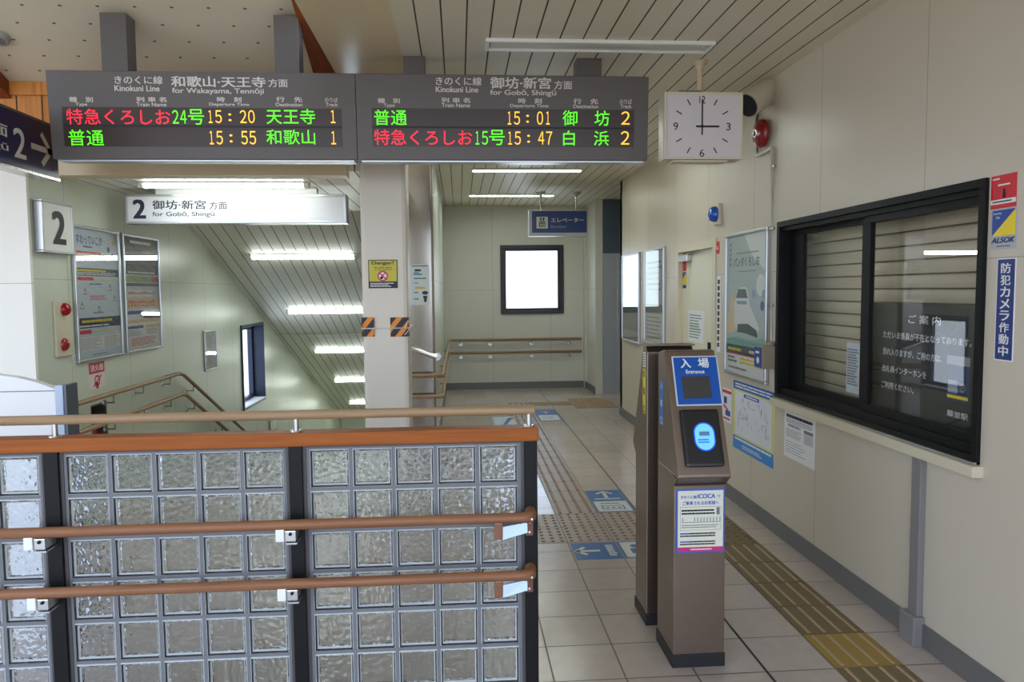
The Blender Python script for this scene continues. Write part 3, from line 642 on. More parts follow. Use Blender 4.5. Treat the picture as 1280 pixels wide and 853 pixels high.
BS.text(mb, '2', (a[0][0]+a[1][0])/2, (a[2][0]+a[3][0])/2, zlo, zhi, .001, 0, .012)
s0, s1 = bq((275, 510), (452, 572)); zm = (s0[1]+s1[1])/2; hs = .095
BS.line(mb, s0[0], zm, s1[0]-.01, zm, .034, .001, 0); BS.line(mb, s1[0]-.10, zm+.09, s1[0]+.005, zm-.012, .034, .001, 0); BS.line(mb, s1[0]-.10, zm-.09, s1[0]+.005, zm+.012, .034, .001, 0)
a = bq((-40, 320), (62, 330), (62, 440)); BS.text(mb, '方面', a[1][0]-.30, a[1][0], a[2][1], a[1][1], .001, 0, .014)
a = bq((70, 500), (70, 580)); BS.text(mb, 'Shingū', a[0][0]-.36, a[0][0], a[1][1], a[0][1], .001, 0, .008)
mb.build('lettering', mat('sign_lettering_cream', (196, 190, 172), .5), t)
for y in (y0+.15, y0+.7):
    mb = MB(); mb.tube([(SX-.05, y, fz1), (SX-.05, y, zr(y))], .014, 0, 10); mb.build('hanger_rod', m_grey, t)
# ---------------------------------------------------------------- things on the left stair wall
q = LW.quad4((41, 250), (81.5, 257), (82, 318), (44, 315)); t = thing('number_sign', 'white square wall sign with a black number 2 by the stairs', 'sign', LW.p((q[0]+q[1])/2, q[2]))
mb = MB(); LW.box(mb, *q, 0, .05, 0, .012); LW.frame(mb, q[0]-.004, q[1]+.004, q[2]-.004, q[3]+.004, .016, .0, .056, 1, .005); mb.build('panel', [m_white, m_alu], t)
mb = MB(); LW.text(mb, '2', *LW.quad4((54, 263), (72, 266), (73, 307), (57, 305)), .052, 0, .03); mb.build('lettering', m_blk_ink, t)
def poster_frame(label, q, F, painter, mats, grp=None, d=.03, wd=.022, name='poster_frame'):
    t = thing(name, label, 'poster', F.p((q[0]+q[1])/2, q[2]), grp)
    mb = MB(); F.frame(mb, *q, wd, 0, d, 0, .006); mb.build('frame', m_alu, t)
    mb = MB(); F.box(mb, q[0]+.01, q[1]-.01, q[2]+.01, q[3]-.01, 0, d*.4, 0); i = (q[0]+wd, q[1]-wd, q[2]+wd, q[3]-wd)
    painter(mb, F, i, d*.4+.0006); mb.build('poster_sheet', mats, t)
    mb = MB(); F.box(mb, *i, d*.62, d*.72); mb.build('cover', m_pane, t)
    return t
def sub(i, u0, u1, v0, v1): return (i[0]+(i[1]-i[0])*u0, i[0]+(i[1]-i[0])*u1, i[2]+(i[3]-i[2])*v0, i[2]+(i[3]-i[2])*v1)
pm = [mat('poster_paleblue', (196, 208, 218), .5), mat('print_blue', (40, 78, 150), .5), mat('print_red', (205, 48, 58), .5), mat('print_navy', (44, 58, 84), .5), m_yellow, m_paper, m_grey_ink]
def paint_a(mb, F, i, c):
    F.text(mb, 'すわっていこか', *sub(i, .05, .64, .885, .955), c, 1, .02); F.dashes(mb, *sub(i, .2, .45, .855, .875), 1, c, 3, .6, words=5)
    F.rect(mb, *sub(i, .02, .6, .775, .83), c, 2); F.dashes(mb, *sub(i, .06, .56, .785, .82), 1, c+.0005, 5, .6, words=7, ragged=0)
    for k, (u, v, s) in enumerate(((.78, .86, .06), (.88, .82, .045), (.9, .92, .05))): F.disc(mb, *sub(i, u, u, v, v)[0:3:2], s*.4, c, (1, 6, 4)[k], 16)
    F.rect(mb, *sub(i, 0, 1, .64, .70), c, 3); F.rect(mb, *sub(i, 0, .7, .675, .69), c+.0005, 4); F.dashes(mb, *sub(i, .03, .97, .645, .672), 2, c+.0005, 5, .5)
    F.rect(mb, *sub(i, 0, .4, .605, .63), c, 2); F.rect(mb, *sub(i, .4, 1, .608, .615), c, 4)
    for (u, v) in ((.2, .52), (.78, .55), (.12, .41), (.88, .46), (.5, .38)):
        a, b = sub(i, u, u, v, v)[0:3:2]; F.poly(mb, [(a-.03, b-.025), (a+.03, b-.025), (a, b+.035)], c, 6); F.disc(mb, a, b-.008, .012, c+.0005, 5, 12)
    F.dashes(mb, *sub(i, .3, .72, .45, .49), 3, c, 2, .5); F.dashes(mb, *sub(i, .35, .7, .34, .36), 1, c, 6, .5); F.dashes(mb, *sub(i, .3, .7, .57, .585), 1, c, 3, .6)
    F.rect(mb, *sub(i, 0, 1, .235, .315), c, 3); F.dashes(mb, *sub(i, .1, .8, .275, .3), 1, c+.0005, 4, .8, words=6, ragged=0); F.dashes(mb, *sub(i, .03, .97, .24, .262), 1, c+.0005, 5, .5)
    F.rect(mb, *sub(i, 0, .3, .19, .22), c, 2); F.rect(mb, *sub(i, .3, 1, .2, .207), c, 4)
    F.rect(mb, *sub(i, .02, .98, .06, .165), c, 5); F.dashes(mb, *sub(i, .04, .55, .065, .16), 7, c+.0005, 6, .3); F.dashes(mb, *sub(i, .58, .95, .065, .16), 7, c+.0005, 6, .3); F.dashes(mb, *sub(i, .3, .7, .015, .03), 1, c, 6, .5)
poster_frame('framed pale blue poster with red and navy bands, left one of the stair wall pair', LW.quad4((86, 279), (147.5, 291), (149, 446), (95, 453)), LW, paint_a, pm, 'framed posters on the stair wall')
pmb = [mat('poster_paleblue', (196, 208, 218)), mat('print_darkgreen', (62, 72, 66), .5), mat('print_green', (150, 175, 110), .5), mat('print_orange', (226, 190, 140), .5), mat('print_red', (205, 48, 58)), m_paper, mat('print_blue', (40, 78, 150)), m_grey_ink]
def paint_b(mb, F, i, c):
    F.rect(mb, *sub(i, 0, 1, .92, 1), c, 1); F.dashes(mb, *sub(i, .2, .8, .94, .975), 1, c+.0005, 5, .7, words=7, ragged=0)
    F.rect(mb, *sub(i, 0, 1, .76, .92), c, 7); F.rect(mb, *sub(i, 0, 1, .67, .76), c, 1); F.dashes(mb, *sub(i, .1, .9, .675, .70), 1, c+.0005, 5, .6, words=8, ragged=0)
    F.rect(mb, *sub(i, 0, 1, .60, .655), c, 2); F.rect(mb, *sub(i, .78, 1, .60, .65), c+.0005, 4); F.rect(mb, *sub(i, 0, 1, .565, .592), c, 1)
    F.rect(mb, *sub(i, .05, .8, .47, .53), c, 5); F.rect(mb, *sub(i, .02, 1, .365, .455), c, 3)
    for r, v, n in ((4, .5, 14), (4, .42, 16), (4, .39, 10)):
        for k in range(n): F.rect(mb, *sub(i, .08+.8*k/n, .08+.8*k/n+.035, v-.008, v+.012+.008*math.sin(k)), c+.0006, r)
    F.rect(mb, *sub(i, 0, .5, .315, .345), c, 6); F.rect(mb, *sub(i, .5, 1, .27, .345), c, 5); F.rect(mb, *sub(i, 0, 1, .0, .31), c, 5); F.rect(mb, *sub(i, .02, .98, .235, .265), c+.0005, 3)
    F.rect(mb, *sub(i, .02, .48, .185, .21), c+.0005, 6); F.rect(mb, *sub(i, .55, .98, .185, .21), c+.0005, 3); F.dashes(mb, *sub(i, .05, .45, .12, .175), 4, c+.0005, 7, .35); F.dashes(mb, *sub(i, .58, .95, .12, .175), 4, c+.0005, 7, .35); F.dashes(mb, *sub(i, .12, .9, .03, .105), 5, c+.0005, 4, .45)
poster_frame('framed poster with a dark green header, right one of the stair wall pair', LW.quad4((150, 291), (196.5, 299), (199, 435), (155, 442)), LW, paint_b, pmb, 'framed posters on the stair wall')
q = LW.quad4((65, 375), (86.5, 378), (88, 445), (68, 446)); t = thing('alarm_panel', 'beige wall plate with two red alarm lamps beside the framed posters', 'alarm', LW.p((q[0]+q[1])/2, q[2]))
mb = MB(); LW.box(mb, *q, 0, .02, 0, .006); mb.build('plate', m_beige, t)
mr = mat('red_lens', (140, 10, 20), .15, emit=.12)
for y_, nm, d_ in ((387, 'alarm_lamp', .042), (431, 'call_button', .03)):
    c_ = LW.at(76.5, y_)+LW.n*.02; mb = MB(); mb.lathe(c_, LW.n, [(.046, 0), (.044, d_*.4), (.032, d_*.8), (.012, d_)], 0, 22); mb.build(nm, mr if nm == 'alarm_lamp' else m_red, t)
q = LW.quad4((110, 452), (130, 454), (131, 483), (112, 487)); mb = MB(); LW.box(mb, *q, 0, .002, 0)
LW.rect(mb, q[0], q[1], q[3]-(q[3]-q[2])*.42, q[3], .0026, 1); LW.text(mb, '消火器', q[0]+.02, q[1]-.02, q[3]-(q[3]-q[2])*.34, q[3]-.015, .0032, 0, .02)
cx_, cz_ = (q[0]+q[1])/2, q[2]+(q[3]-q[2])*.28
LW.ring(mb, cx_, cz_, .03, .045, .0028, 1); LW.line(mb, cx_-.06, cz_-.04, cx_+.07, cz_+.04, .014, .0028, 1); LW.box(mb, cx_-.02, cx_+.015, cz_-.06, cz_-.01, .0024, .0028, 1)
tag(mb.build('extinguisher_notice', [mat('notice_pinkwhite', (232, 214, 212), .5), mat('print_red2', (190, 40, 58), .5)], origin=LW.p(q[0], q[2])), 'red and white fire extinguisher notice below the framed posters', 'sign')
q = LW.quad4((114, 506), (134, 502), (135, 560), (115, 566)); t = thing('extinguisher_box', 'dark recessed box holding a red fire extinguisher under the handrails', 'fire extinguisher', LW.p((q[0]+q[1])/2, q[2]))
mb = MB(); LW.frame(mb, q[0], q[1], q[2], q[3], .015, -.16, 0, 0); LW.box(mb, q[0]+.01, q[1]-.01, q[2]+.01, q[3]-.01, -.16, -.155, 1); mb.build('box', [m_grey, mat('box_inside', (30, 26, 24), .7)], t)
cx_, zb = (q[0]+q[1])/2, q[2]+.02; mb = MB(); mb.lathe(LW.p(cx_, zb, -.08), (0, 0, 1), [(.06, 0), (.062, .02), (.062, .16), (.045, .2), (.018, .215), (.018, .24)], 0, 20); mb.build('extinguisher', m_red, t)
q = LW.quad4((254, 413), (269, 412), (270, 461), (255, 465))
def paint_n(mb, F, i, c): F.dashes(mb, *sub(i, .15, .85, .1, .9), 16, c, 1, .35)
poster_frame('small grey framed notice on the stair wall left of the window', q, LW, paint_n, [mat('notice_grey', (205, 208, 205), .5), m_grey_ink], None, .02, .02, 'framed_notice')
q = LW.quad4((336, 523), (345, 523), (345, 540), (336, 540)); mb = MB(); LW.box(mb, *q, 0, .02, 0, .004); LW.rect(mb, q[0]+.03, q[1]-.03, q[2]+.03, q[3]-.03, .0206, 1)
tag(mb.build('stair_sign', [m_alu, m_paper], origin=LW.p(q[0], q[2])), 'small white sign low on stair wall, just above the brown top rail', 'sign')
# handrails down the stair wall
for zz, nm in ((.835, 'upper'), (.625, 'lower')):
    yb = 7.45 if nm == 'upper' else 7.5; k = .476
    t = thing('stair_handrail', '%s wooden handrail running down the left stair wall' % nm, 'handrail', (XL, 6.4, zz), 'stair wall handrails')
    mb = MB(); xr = XL+.075; mb.tube([(xr, YL+.16, zz), (xr, yb-.06, zz), (xr, yb+.04, zz-.02), (xr, 13.5, zz-k*(13.5-yb))], .019, 0, 14); r_ = mb.build('rail', m_wood_pale, t)
    for y in (5.45, 6.0, 6.55, 7.15, 7.75, 8.6, 9.5):
        zq = zz if y < yb else zz-k*(y-yb); mb = MB()
        mb.tube([(XL, y, zq-.075), (xr, y, zq-.075), (xr, y, zq-.015)], .006, 0, 8); mb.lathe((XL, y, zq-.075), (1, 0, 0), [(.028, 0), (.026, .006)], 0, 14); mb.build('bracket', m_steel_l, t)
    if nm == 'upper':
        mb = MB(); mb.box(xr-.012, xr+.012, 7.05, 7.33, zz+.0185, zz+.0205, 0); mb.build('braille_plate', mat('braille_blue', (40, 80, 190), .3), t)
# ---------------------------------------------------------------- glass block partition
PY = 2.62; PF = facing(PY)
gp = thing('glass_block_partition', 'glass block partition with black posts and orange wooden cap in the foreground', 'partition', (-.66, PY+.023, 0))
posts = [(.226, .273), (-.604, -.557), (-1.430, -1.380), (-2.256, -2.206)]
for x0, x1 in posts:
    mb = MB(); mb.box(x0, x1, PY-.012, PY+.058, 0, 1.08, 0, .003); mb.build('post', m_black, gp)
mb = MB(); mb.box(-2.26, .278, PY-.016, PY+.062, 1.075, 1.123, 0, .004); mb.build('cap', m_cap, gp)
PIT = .1495; NB = []
blk = MB(); s_ = .0695; bmx = bmesh.new()
# one block: rounded glass body, raised rim and a shallow recessed face on both sides
def block_mesh():
    mb = MB(); prof = [(0, 0), (.0, .006), (.010, .0), (.016, .0035)]
    def loop(h, y): return [Vector((-h, y, -h)), Vector((h, y, -h)), Vector((h, y, h)), Vector((-h, y, h))]
    seq = [(.050, .012), (.0565, .012), (.0605, .0045), (.0655, .0), (.0695, .006)]
    rings = [loop(h, y) for h, y in seq]+[loop(h, .046-y) for h, y in seq[::-1]]
    vs = [v for r in rings for v in r]; fs = [(0, 1, 2, 3)]
    for i in range(len(rings)-1):
        for j in range(4): fs.append((i*4+j, i*4+(j+1) % 4, (i+1)*4+(j+1) % 4, (i+1)*4+j))
    k = (len(rings)-1)*4; fs.append((k+3, k+2, k+1, k)); mb.add(vs, fs)
    for j in [*range(5, 9), *range(13, 21)]: mb.m[j] = 1
    return mb
first = None
for pi in range(3):
    xr = posts[pi][0]; xl = posts[pi+1][1]; cx = (xr+xl)/2
    mb = MB()   # sash around the panel
    mb.box(xl, xl+.0115, PY, PY+.05, .03, 1.075); mb.box(xr-.0115, xr, PY, PY+.05, .03, 1.075); mb.box(xl+.011, xr-.011, PY, PY+.05, .0, .03); mb.box(xl+.011, xr-.011, PY+.004, PY+.046, 1.066, 1.075)
    mb.build('panel_sash', m_sash, gp)
    mb = MB(); w2 = 2.5*PIT; ztop = 1.066; zlow = .03
    for i in range(6): 
        x = cx-w2+PIT*i; mb.box(x-.006, x+.006, PY+.004, PY+.042, zlow, ztop)
    for r in range(8):
        z = ztop-PIT*r; mb.box(cx-w2, cx+w2, PY+.0045, PY+.0415, max(z-.0055, zlow), min(z+.0055, ztop))
    mb.build('joint_grid', m_joint, gp)
    for i in range(5):
        if pi == 2 and i < 3: continue
        for r in range(7):
            x = cx-w2+PIT*(i+.5); z = ztop-PIT*(r+.5)
            if first is None:
                first = block_mesh().build('glass_block', [m_blockglass, m_blockedge], gp, origin=(0, 0, 0)); o = first
            else:
                o = first.copy(); C.objects.link(o); o.parent = gp
            o.location = Vector((x, PY, z))-gp.location
# rail above the cap
t = thing('top_rail', 'pale brown round rail on short steel posts above the partition cap', 'handrail', (-.66, PY+.055, 1.123))
zt = PF.px(400, 521)[1]*1.0
RY = PY+.022; rf = facing(RY); z_a = rf.px(665, 512.6)[1]; z_r = z_a
mb = MB(); mb.tube([(-2.3, RY, z_r), (rf.px(668, 518)[0], RY, z_r)], .0168, 0, 18); mb.build('rail', m_wood_pale, t)
for px_ in (68, 370, 661):
    x = rf.px(px_, 525)[0]; mb = MB(); mb.tube([(x, RY, 1.125), (x, RY, z_r-.012)], .0095, 0, 12); mb.lathe((x, RY, 1.123), (0, 0, 1), [(.022, 0), (.02, .005)], 0, 14); mb.build('rail_post', m_steel_l, t)
# two handrails in front of the partition
HY = PY-.075; hf = facing(HY)
for nm, y_l, y_r in (('upper', 672, 647.6), ('lower', 743, 720.0)):
    z = hf.px(640, y_r)[1]; xe = hf.px(662, y_r)[0]
    t = thing('handrail', '%s of two brown wooden handrails crossing the glass block partition' % nm, 'handrail', (-.66, PY-.012, z), 'partition handrails')
    mb = MB(); mb.tube([(-2.3, HY, z), (xe-.022, HY, z)], .018, 0, 18); mb.build('rail', m_wood, t)
    mb = MB(); mb.tube([(xe-.024, HY, z), (xe-.005, HY, z), (xe+.006, HY+.012, z), (xe+.008, PY-.013, z)], [.0192, .0196, .0195, .022], 0, 16)
    mb.lathe((xe+.006, HY-.016, z), (0, -1, 0), [(.005, 0), (.004, .008)], 1, 10); mb.build('end_cap', [m_wood, m_chrome], t)
    mb = MB(); mb.box(xe-.010, xe+.018, PY-.022, PY-.012, z-.085, z-.022, 0, .004)
    for dz in (.035, .07): mb.lathe((xe+.004, PY-.022, z-dz), (0, -1, 0), [(.006, 0), (.004, .004)], 1, 10)
    mb.box(xe-.125, xe-.095, HY-.014, HY+.012, z-.075, z-.012, 0, .006); mb.build('end_bracket', [m_brownp, m_chrome], t)
    mb = MB(); mb.prism([(xe-.096, HY-.012, z-.074), (xe-.096, HY-.003, z-.032), (xe-.008, HY+.005, z-.02), (xe-.008, HY-.004, z-.054)], (0, .008, 0)); mb.build('arm_plate', mat('plate_steel', (150, 164, 184), .3, .6), t)
    for x0, x1 in posts[1:3]:
        c_ = x0+.012; mb = MB(); mb.box(c_-.016, c_+.022, HY-.01, PY-.012, z-.058, z-.018, 1, .004); mb.box(c_-.046, c_-.016, HY-.014, HY+.014, z-.056, z-.012, 0, .004); mb.box(c_-.012, c_+.026, HY-.012, PY-.012, z-.066, z-.060, 1)
        mb.lathe((c_+.004, HY-.011, z-.03), (0, -1, 0), [(.006, 0), (.005, .004)], 2, 10); mb.build('bracket', [m_white, m_steel_l, m_black], t)
# ---------------------------------------------------------------- white barrier behind the partition
WB = facing(3.55); t = thing('barrier_panel', 'white panel with curved top and grey end post behind the partition', 'barrier', (-2.4, 3.57, 0))
mb = MB(); pts = [WB.px(x, y) for x, y in ((-70, 462), (-40, 464), (-10, 468), (20, 472), (45, 478), (70, 487))]
mb.prism([WB.p(a, b) for a, b in pts]+[WB.p(pts[-1][0], 0), WB.p(pts[0][0], 0)], (0, .05, 0), 0, .004); mb.build('panel', mat('barrier_white', (236, 234, 232), .3), t)
zg = WB.px(30, 489.5)[1]; mb = MB(); WB.box(mb, pts[0][0], pts[-1][0]-.002, zg-.002, zg+.002, .0, .0012); mb.build('groove_line', m_grey_ink, t)
a0 = WB.px(70.5, 500)[0]; a1 = WB.px(84, 500)[0]; zt = WB.px(77, 481.5)[1]; mb = MB(); WB.box(mb, a0, a1-.012, 0, zt, -.07, .012, 0, .004); WB.box(mb, a1-.02, a1, 0, zt, -.10, .006, 1, .003); mb.build('end_post', [mat('post_lightgrey', (170, 182, 200), .3, .4), mat('post_slate', (100, 106, 116), .35, .4)], t)
# ---------------------------------------------------------------- ticket gates
def gate_body(prof, x0, x1, t, plinth):
    mb = MB(); mb.prism([(x0, y, z) for y, z in prof], (x1-x0, 0, 0), 0, .004); mb.build('body', m_steel, t)
    mb = MB(); mb.box(x0-.004, x1+.004, plinth[0]-.004, plinth[1]+.004, 0, .058, 0, .003); mb.build('plinth', mat('plinth_black', (26, 25, 27), .6), t)
GX0, GX1 = .888, 1.110
t = thing('ticket_gate', 'stainless card gate post with blue entrance panel and glowing oval reader', 'ticket gate', (1.0, 3.12, 0))
gate_body([(2.997, .055), (2.997, .79), (2.938, .835), (2.938, .845), (3.150, 1.343), (3.175, 1.347), (3.25, 1.330), (3.25, .055)], GX0, GX1, t, (2.997, 3.25))
mb = MB(); mb.box(GX0-.002, GX1+.002, 2.9445, 3.0, .832, .836, 0); mb.build('seam', m_black, t)
mb = MB(); mb.prism([(GX0-.0012, 2.94, .838), (GX0-.0012, 3.25, .838), (GX0-.0012, 3.25, .842), (GX0-.0012, 2.94, .842)], (.0024, 0, 0)); mb.build('side_seam', m_steel_l, t)
HF = Fr((0, 2.938, .845), (1, 0, 0), (0, 3.150-2.938, 1.343-.845)); 
q = HF.quad4((840.4, 446.4), (897.3, 444.4), (902.3, 506.3), (844.8, 508.8))
mb = MB(); HF.box(mb, *q, -.002, .003, 1, .002); HF.rect(mb, q[0]+.006, q[1]-.006, q[2]+.006, q[3]-.006, .0036, 0); pn = mb.build('entrance_panel', [m_blue, mat('panel_edge', (190, 196, 204), .35)], t)
mb = MB()
HF.text(mb, '入', *HF.quad4((850, 449), (863, 449), (863, 460.5), (850, 460.5)), .0044, 0, .022); HF.text(mb, '場', *HF.quad4((872, 448.5), (885.5, 448), (885.5, 460), (872, 460.5)), .0044, 0, .018)
HF.text(mb, 'Entrance', *HF.quad4((857, 463), (880, 462.6), (880, 467.3), (857, 467.7)), .0044, 0, .015); mb.build('lettering', m_paper, pn)
q = HF.quad4((851.5, 471.5), (887, 470.5), (889, 498), (854.5, 499)); mb = MB(); HF.box(mb, *q, .003, .0046, 0); mb.build('screen', mat('screen_grey', (62, 60, 60), .2), pn)
q = HF.quad4((849, 513.5), (897.5, 512), (903.5, 583), (856, 586)); 
mb = MB(); bmr = MB(); HF.box(mb, *q, -.002, .022, 0, .012); rd = mb.build('card_reader', mat('reader_black', (20, 20, 23), .3), t)
q = HF.quad4((866, 531.5), (889.5, 531), (891.5, 563.5), (868, 564.5)); a_, b_ = (q[0]+q[1])/2, (q[2]+q[3])/2; rx = (q[1]-q[0])/2; ry = (q[3]-q[2])/2
def stadium(rx, ry, n=14):
    k = ry-rx; return [(rx*math.cos(math.pi*i/n), k+rx*math.sin(math.pi*i/n)) for i in range(n+1)]+[(-rx*math.cos(math.pi*i/n), -k-rx*math.sin(math.pi*i/n)) for i in range(n+1)]
mb = MB(); HF.poly(mb, [(a_+x, b_+y) for x, y in stadium(rx*1.12, ry*1.1)], .0222, 1); HF.poly(mb, [(a_+x, b_+y) for x, y in stadium(rx, ry)], .0228, 0)
HF.rect(mb, a_-.022, a_+.022, b_+.004, b_+.022, .0234, 2); HF.dashes(mb, a_-.03, a_+.03, b_-.028, b_-.008, 2, .0234, 1, .5, words=4)
mb.build('reader_light', [mat('reader_glow', (96, 170, 255), .3, emit=.95), mat('reader_ring', (20, 70, 200), .3, emit=.8), mat('reader_window', (86, 120, 160), .3, emit=.25)], rd)
GF = facing(2.997); q = GF.quad4((845, 612.5), (909, 610), (908.5, 690), (844, 691.5)); W_, H_ = q[1]-q[0], q[3]-q[2]
q = (GX0+.010, GX1-.004, q[2], q[3])
mb = MB(); GF.box(mb, *q, 0, .0015, 0); i = (q[0]+.007, q[1]-.006, q[2]+.006, q[3]-.007); GF.rect(mb, *i, .002, 1); GF.rect(mb, *sub(i, 0, 1, 0, .07), .0024, 2)
GF.text(mb, 'きのくに線', *sub(i, .06, .41, .87, .925), .003, 0, .012); GF.text(mb, 'ICOCA', *sub(i, .43, .82, .87, .945), .003, 0, .03); GF.text(mb, 'で', *sub(i, .86, .93, .875, .92), .003, 0, .012)
GF.text(mb, 'ご乗車されるお客様へ', *sub(i, .10, .90, .765, .83), .003, 0, .016)
GF.frame(mb, *sub(i, .05, .95, .35, .735), .001, .002, .0026, 4); GF.dashes(mb, *sub(i, .08, .82, .60, .70), 2, .003, 3, .55, words=9, ragged=.05); GF.rect(mb, *sub(i, .85, .92, .60, .72), .003, 4)
GF.rect(mb, *sub(i, .08, .93, .478, .484), .003, 3)
for u in (.1, .36, .43, .5, .57, .64, .71, .78, .85, .92): GF.rect(mb, *sub(i, u, u+.012, .49, .56), .003, 3)
GF.dashes(mb, *sub(i, .08, .92, .38, .45), 2, .003, 4, .35, words=7); GF.dashes(mb, *sub(i, .05, .9, .235, .315), 2, .003, 3, .55, words=10, ragged=.1); GF.dashes(mb, *sub(i, .05, .9, .10, .18), 2, .003, 3, .55, words=10, ragged=.1)
GF.rect(mb, *sub(i, .06, .26, .285, .305), .0033, 0); GF.rect(mb, *sub(i, .06, .26, .15, .17), .0033, 0); GF.dashes(mb, *sub(i, .28, .75, .015, .05), 1, .003, 1, .6, words=9, ragged=0)
mb.build('notice_sticker', [mat('notice_blue', (52, 100, 190), .4), mat('notice_cream', (226, 224, 208), .45), mat('notice_pink', (206, 44, 120), .4), m_blk_ink, m_grey_ink], t)
SF2 = Fr((GX0, 0, 0), (0, -1, 0), (0, 0, 1)); 
def vsign(F, q, txt, mats, par, nm, ch=None):
    mb = MB(); F.box(mb, *q, 0, .001, 0); n = len(txt); h = (q[3]-q[2])/n
    for k, c_ in enumerate(txt):
        if c_ == ' ': continue
        F.text(mb, c_, q[0]+(q[1]-q[0])*.16, q[1]-(q[1]-q[0])*.16, q[3]-h*(k+.9), q[3]-h*(k+.1), .0016, 1, .012)
    return mb.build(nm, mats, par)
SFg = Fr((GX0, 0, 0), (0, -1, 0), (0, 0, 1)); q = SFg.quad4((824, 478), (832.5, 476), (833, 532), (826, 534))
q = (-3.215, -3.163, q[2], q[3]); vsign(SFg, q, '入 場 口', [mat('sticker_midblue', (52, 104, 176), .4), m_paper], t, 'side_sticker')
t2 = thing('ticket_gate', 'stainless card gate post with yellow side sticker, behind the entrance post', 'ticket gate', (1.0, 3.5, 0))
gate_body([(3.40, .055), (3.40, 1.318), (3.425, 1.345), (3.47, 1.352), (3.675, .845), (3.675, .835), (3.62, .79), (3.62, .055)], GX0-.012, GX1-.012, t2, (3.40, 3.62))
mb = MB(); mb.box(GX0-.016, GX1-.008, 3.39, 3.485, 1.346, 1.354, 0, .002); mb.build('lid', m_steel, t2)
SFh = Fr((GX0-.012, 0, 0), (0, -1, 0), (0, 0, 1)); z0, z1 = 1.02, 1.235
vsign(SFh, (-3.475, -3.425, z0, z1), '出 場 口', [m_yellow, m_blk_ink], t2, 'side_sticker')
mb = MB(); SFh.box(mb, -3.472, -3.428, 1.245, 1.315, 0, .001, 0); SFh.dashes(mb, -3.465, -3.435, 1.25, 1.31, 5, .0014, 1, .5, words=1, ragged=0); mb.build('small_label', [m_white, m_blk_ink], t2)
# ---------------------------------------------------------------- clock
KF = facing(4.40); q = KF.quad4((829.5, 115.5), (928.5, 115), (928, 199), (831, 199.5))
t = thing('wall_clock', 'square white clock showing three, hanging from slatted ceiling', 'clock', KF.p((q[0]+q[1])/2, q[3]))
mb = MB(); KF.box(mb, *q, -.13, -.004, 0, .006); KF.frame(mb, *q, .014, -.02, .004, 0, .003); mb.build('case', mat('clock_cream', (214, 204, 180), .4), t)
mb = MB(); KF.rect(mb, q[0]+.012, q[1]-.012, q[2]+.012, q[3]-.012, -.0035, 0); 
cx_, cz_ = KF.px(877.9, 158); r_ = (q[1]-q[0])/2*.80
for k in range(12):
    if k % 3: 
        a = math.pi*k/6; KF.line(mb, cx_+r_*.75*math.sin(a), cz_+r_*.75*math.cos(a), cx_+r_*.95*math.sin(a), cz_+r_*.95*math.cos(a), .007, -.003, 1)
for s_, dx, dz, wd in (('12', 0, .82, .036), ('3', .84, 0, .028), ('6', 0, -.82, .028), ('9', -.84, 0, .028)):
    KF.text(mb, s_, cx_+r_*dx-wd/2, cx_+r_*dx+wd/2, cz_+r_*dz-.022, cz_+r_*dz+.022, -.003, 1, .004)
mb.build('dial', [mat('clock_face', (216, 208, 210), .4), m_blk_ink], t)
mb = MB(); KF.line(mb, cx_, cz_-.05, cx_, cz_+r_*.84, .009, -.001, 0); KF.line(mb, cx_-.038, cz_, cx_+.105, cz_, .012, -.0016, 0); KF.disc(mb, cx_, cz_, .011, -.0005, 0, 16); mb.build('hands', m_blk_ink, t)
mb = MB(); px_ = (KF.px(875.5, 100)[0])*1.012; mb.tube([(px_, 4.465, q[3]-.003), (px_, 4.465, ZC-.035)], .017, 0, 14); mb.lathe((px_, 4.465, ZC), (0, 0, -1), [(.05, 0), (.048, .01), (.026, .018), (.022, .045)], 0, 20); mb.lathe((px_, 4.465, q[3]-.002), (0, 0, 1), [(.03, 0), (.026, .02)], 0, 16); mb.build('stem', mat('stem_beige', (206, 186, 156), .45), t)
mb = MB(); KF.box(mb, q[0]+.10, q[0]+.24, q[3], q[3]+.02, -.09, -.03, 0, .004); mb.build('cable_clip', m_grey_ink, t)
mb = MB(); KF.box(mb, q[0]+.06, q[1]-.08, q[2]-.012, q[2], -.11, -.02, 0, .003); mb.build('bottom_latch', mat('clock_cream', ()), t)
# ---------------------------------------------------------------- speaker, bell, conduit, beacon
pa, pb_ = facing(4.86).at(970, 106), facing(4.74).at(934, 132); d = (pb_-pa).normalized(); Ls = (pb_-pa).length
t = thing('wall_speaker', 'beige cylindrical speaker on a wall bracket beside the square clock', 'speaker', (XW, 4.88, 2.86))
mb = MB(); mb.lathe(pa, d, [(.05, -.02), (.076, .0), (.083, .03), (.083, Ls), (.077, Ls+.004), (.072, Ls-.03)], 0, 28); mb.lathe(pa, d, [(.0855, .07), (.0855, .085)], 0, 28); mb.build('cabinet', mat('speaker_beige', (188, 178, 158), .5), t)
mb = MB(); mb.lathe(pa+d*(Ls+.003), d, [(.073, 0), (.06, .0005)], 0, 24); mb.build('grille', mat('grille_dark', (28, 27, 27), .8), t)
mb = MB(); mb.box(XW-.012, XW, 4.80, 4.95, pa.z-.06, pa.z+.07, 0, .003); mb.tube([(XW-.01, 4.88, pa.z+.02), pa+Vector((.0, .01, .02))], .02, 0, 10); mb.tube([(XW-.012, 4.86, pa.z-.04), pa-Vector((0, 0, .05))], .008, 0, 8); mb.build('bracket', m_beige, t)
c_ = RW.at(957, 167); t = thing('fire_bell', 'round red fire bell on the right wall beside the clock', 'fire bell', c_)
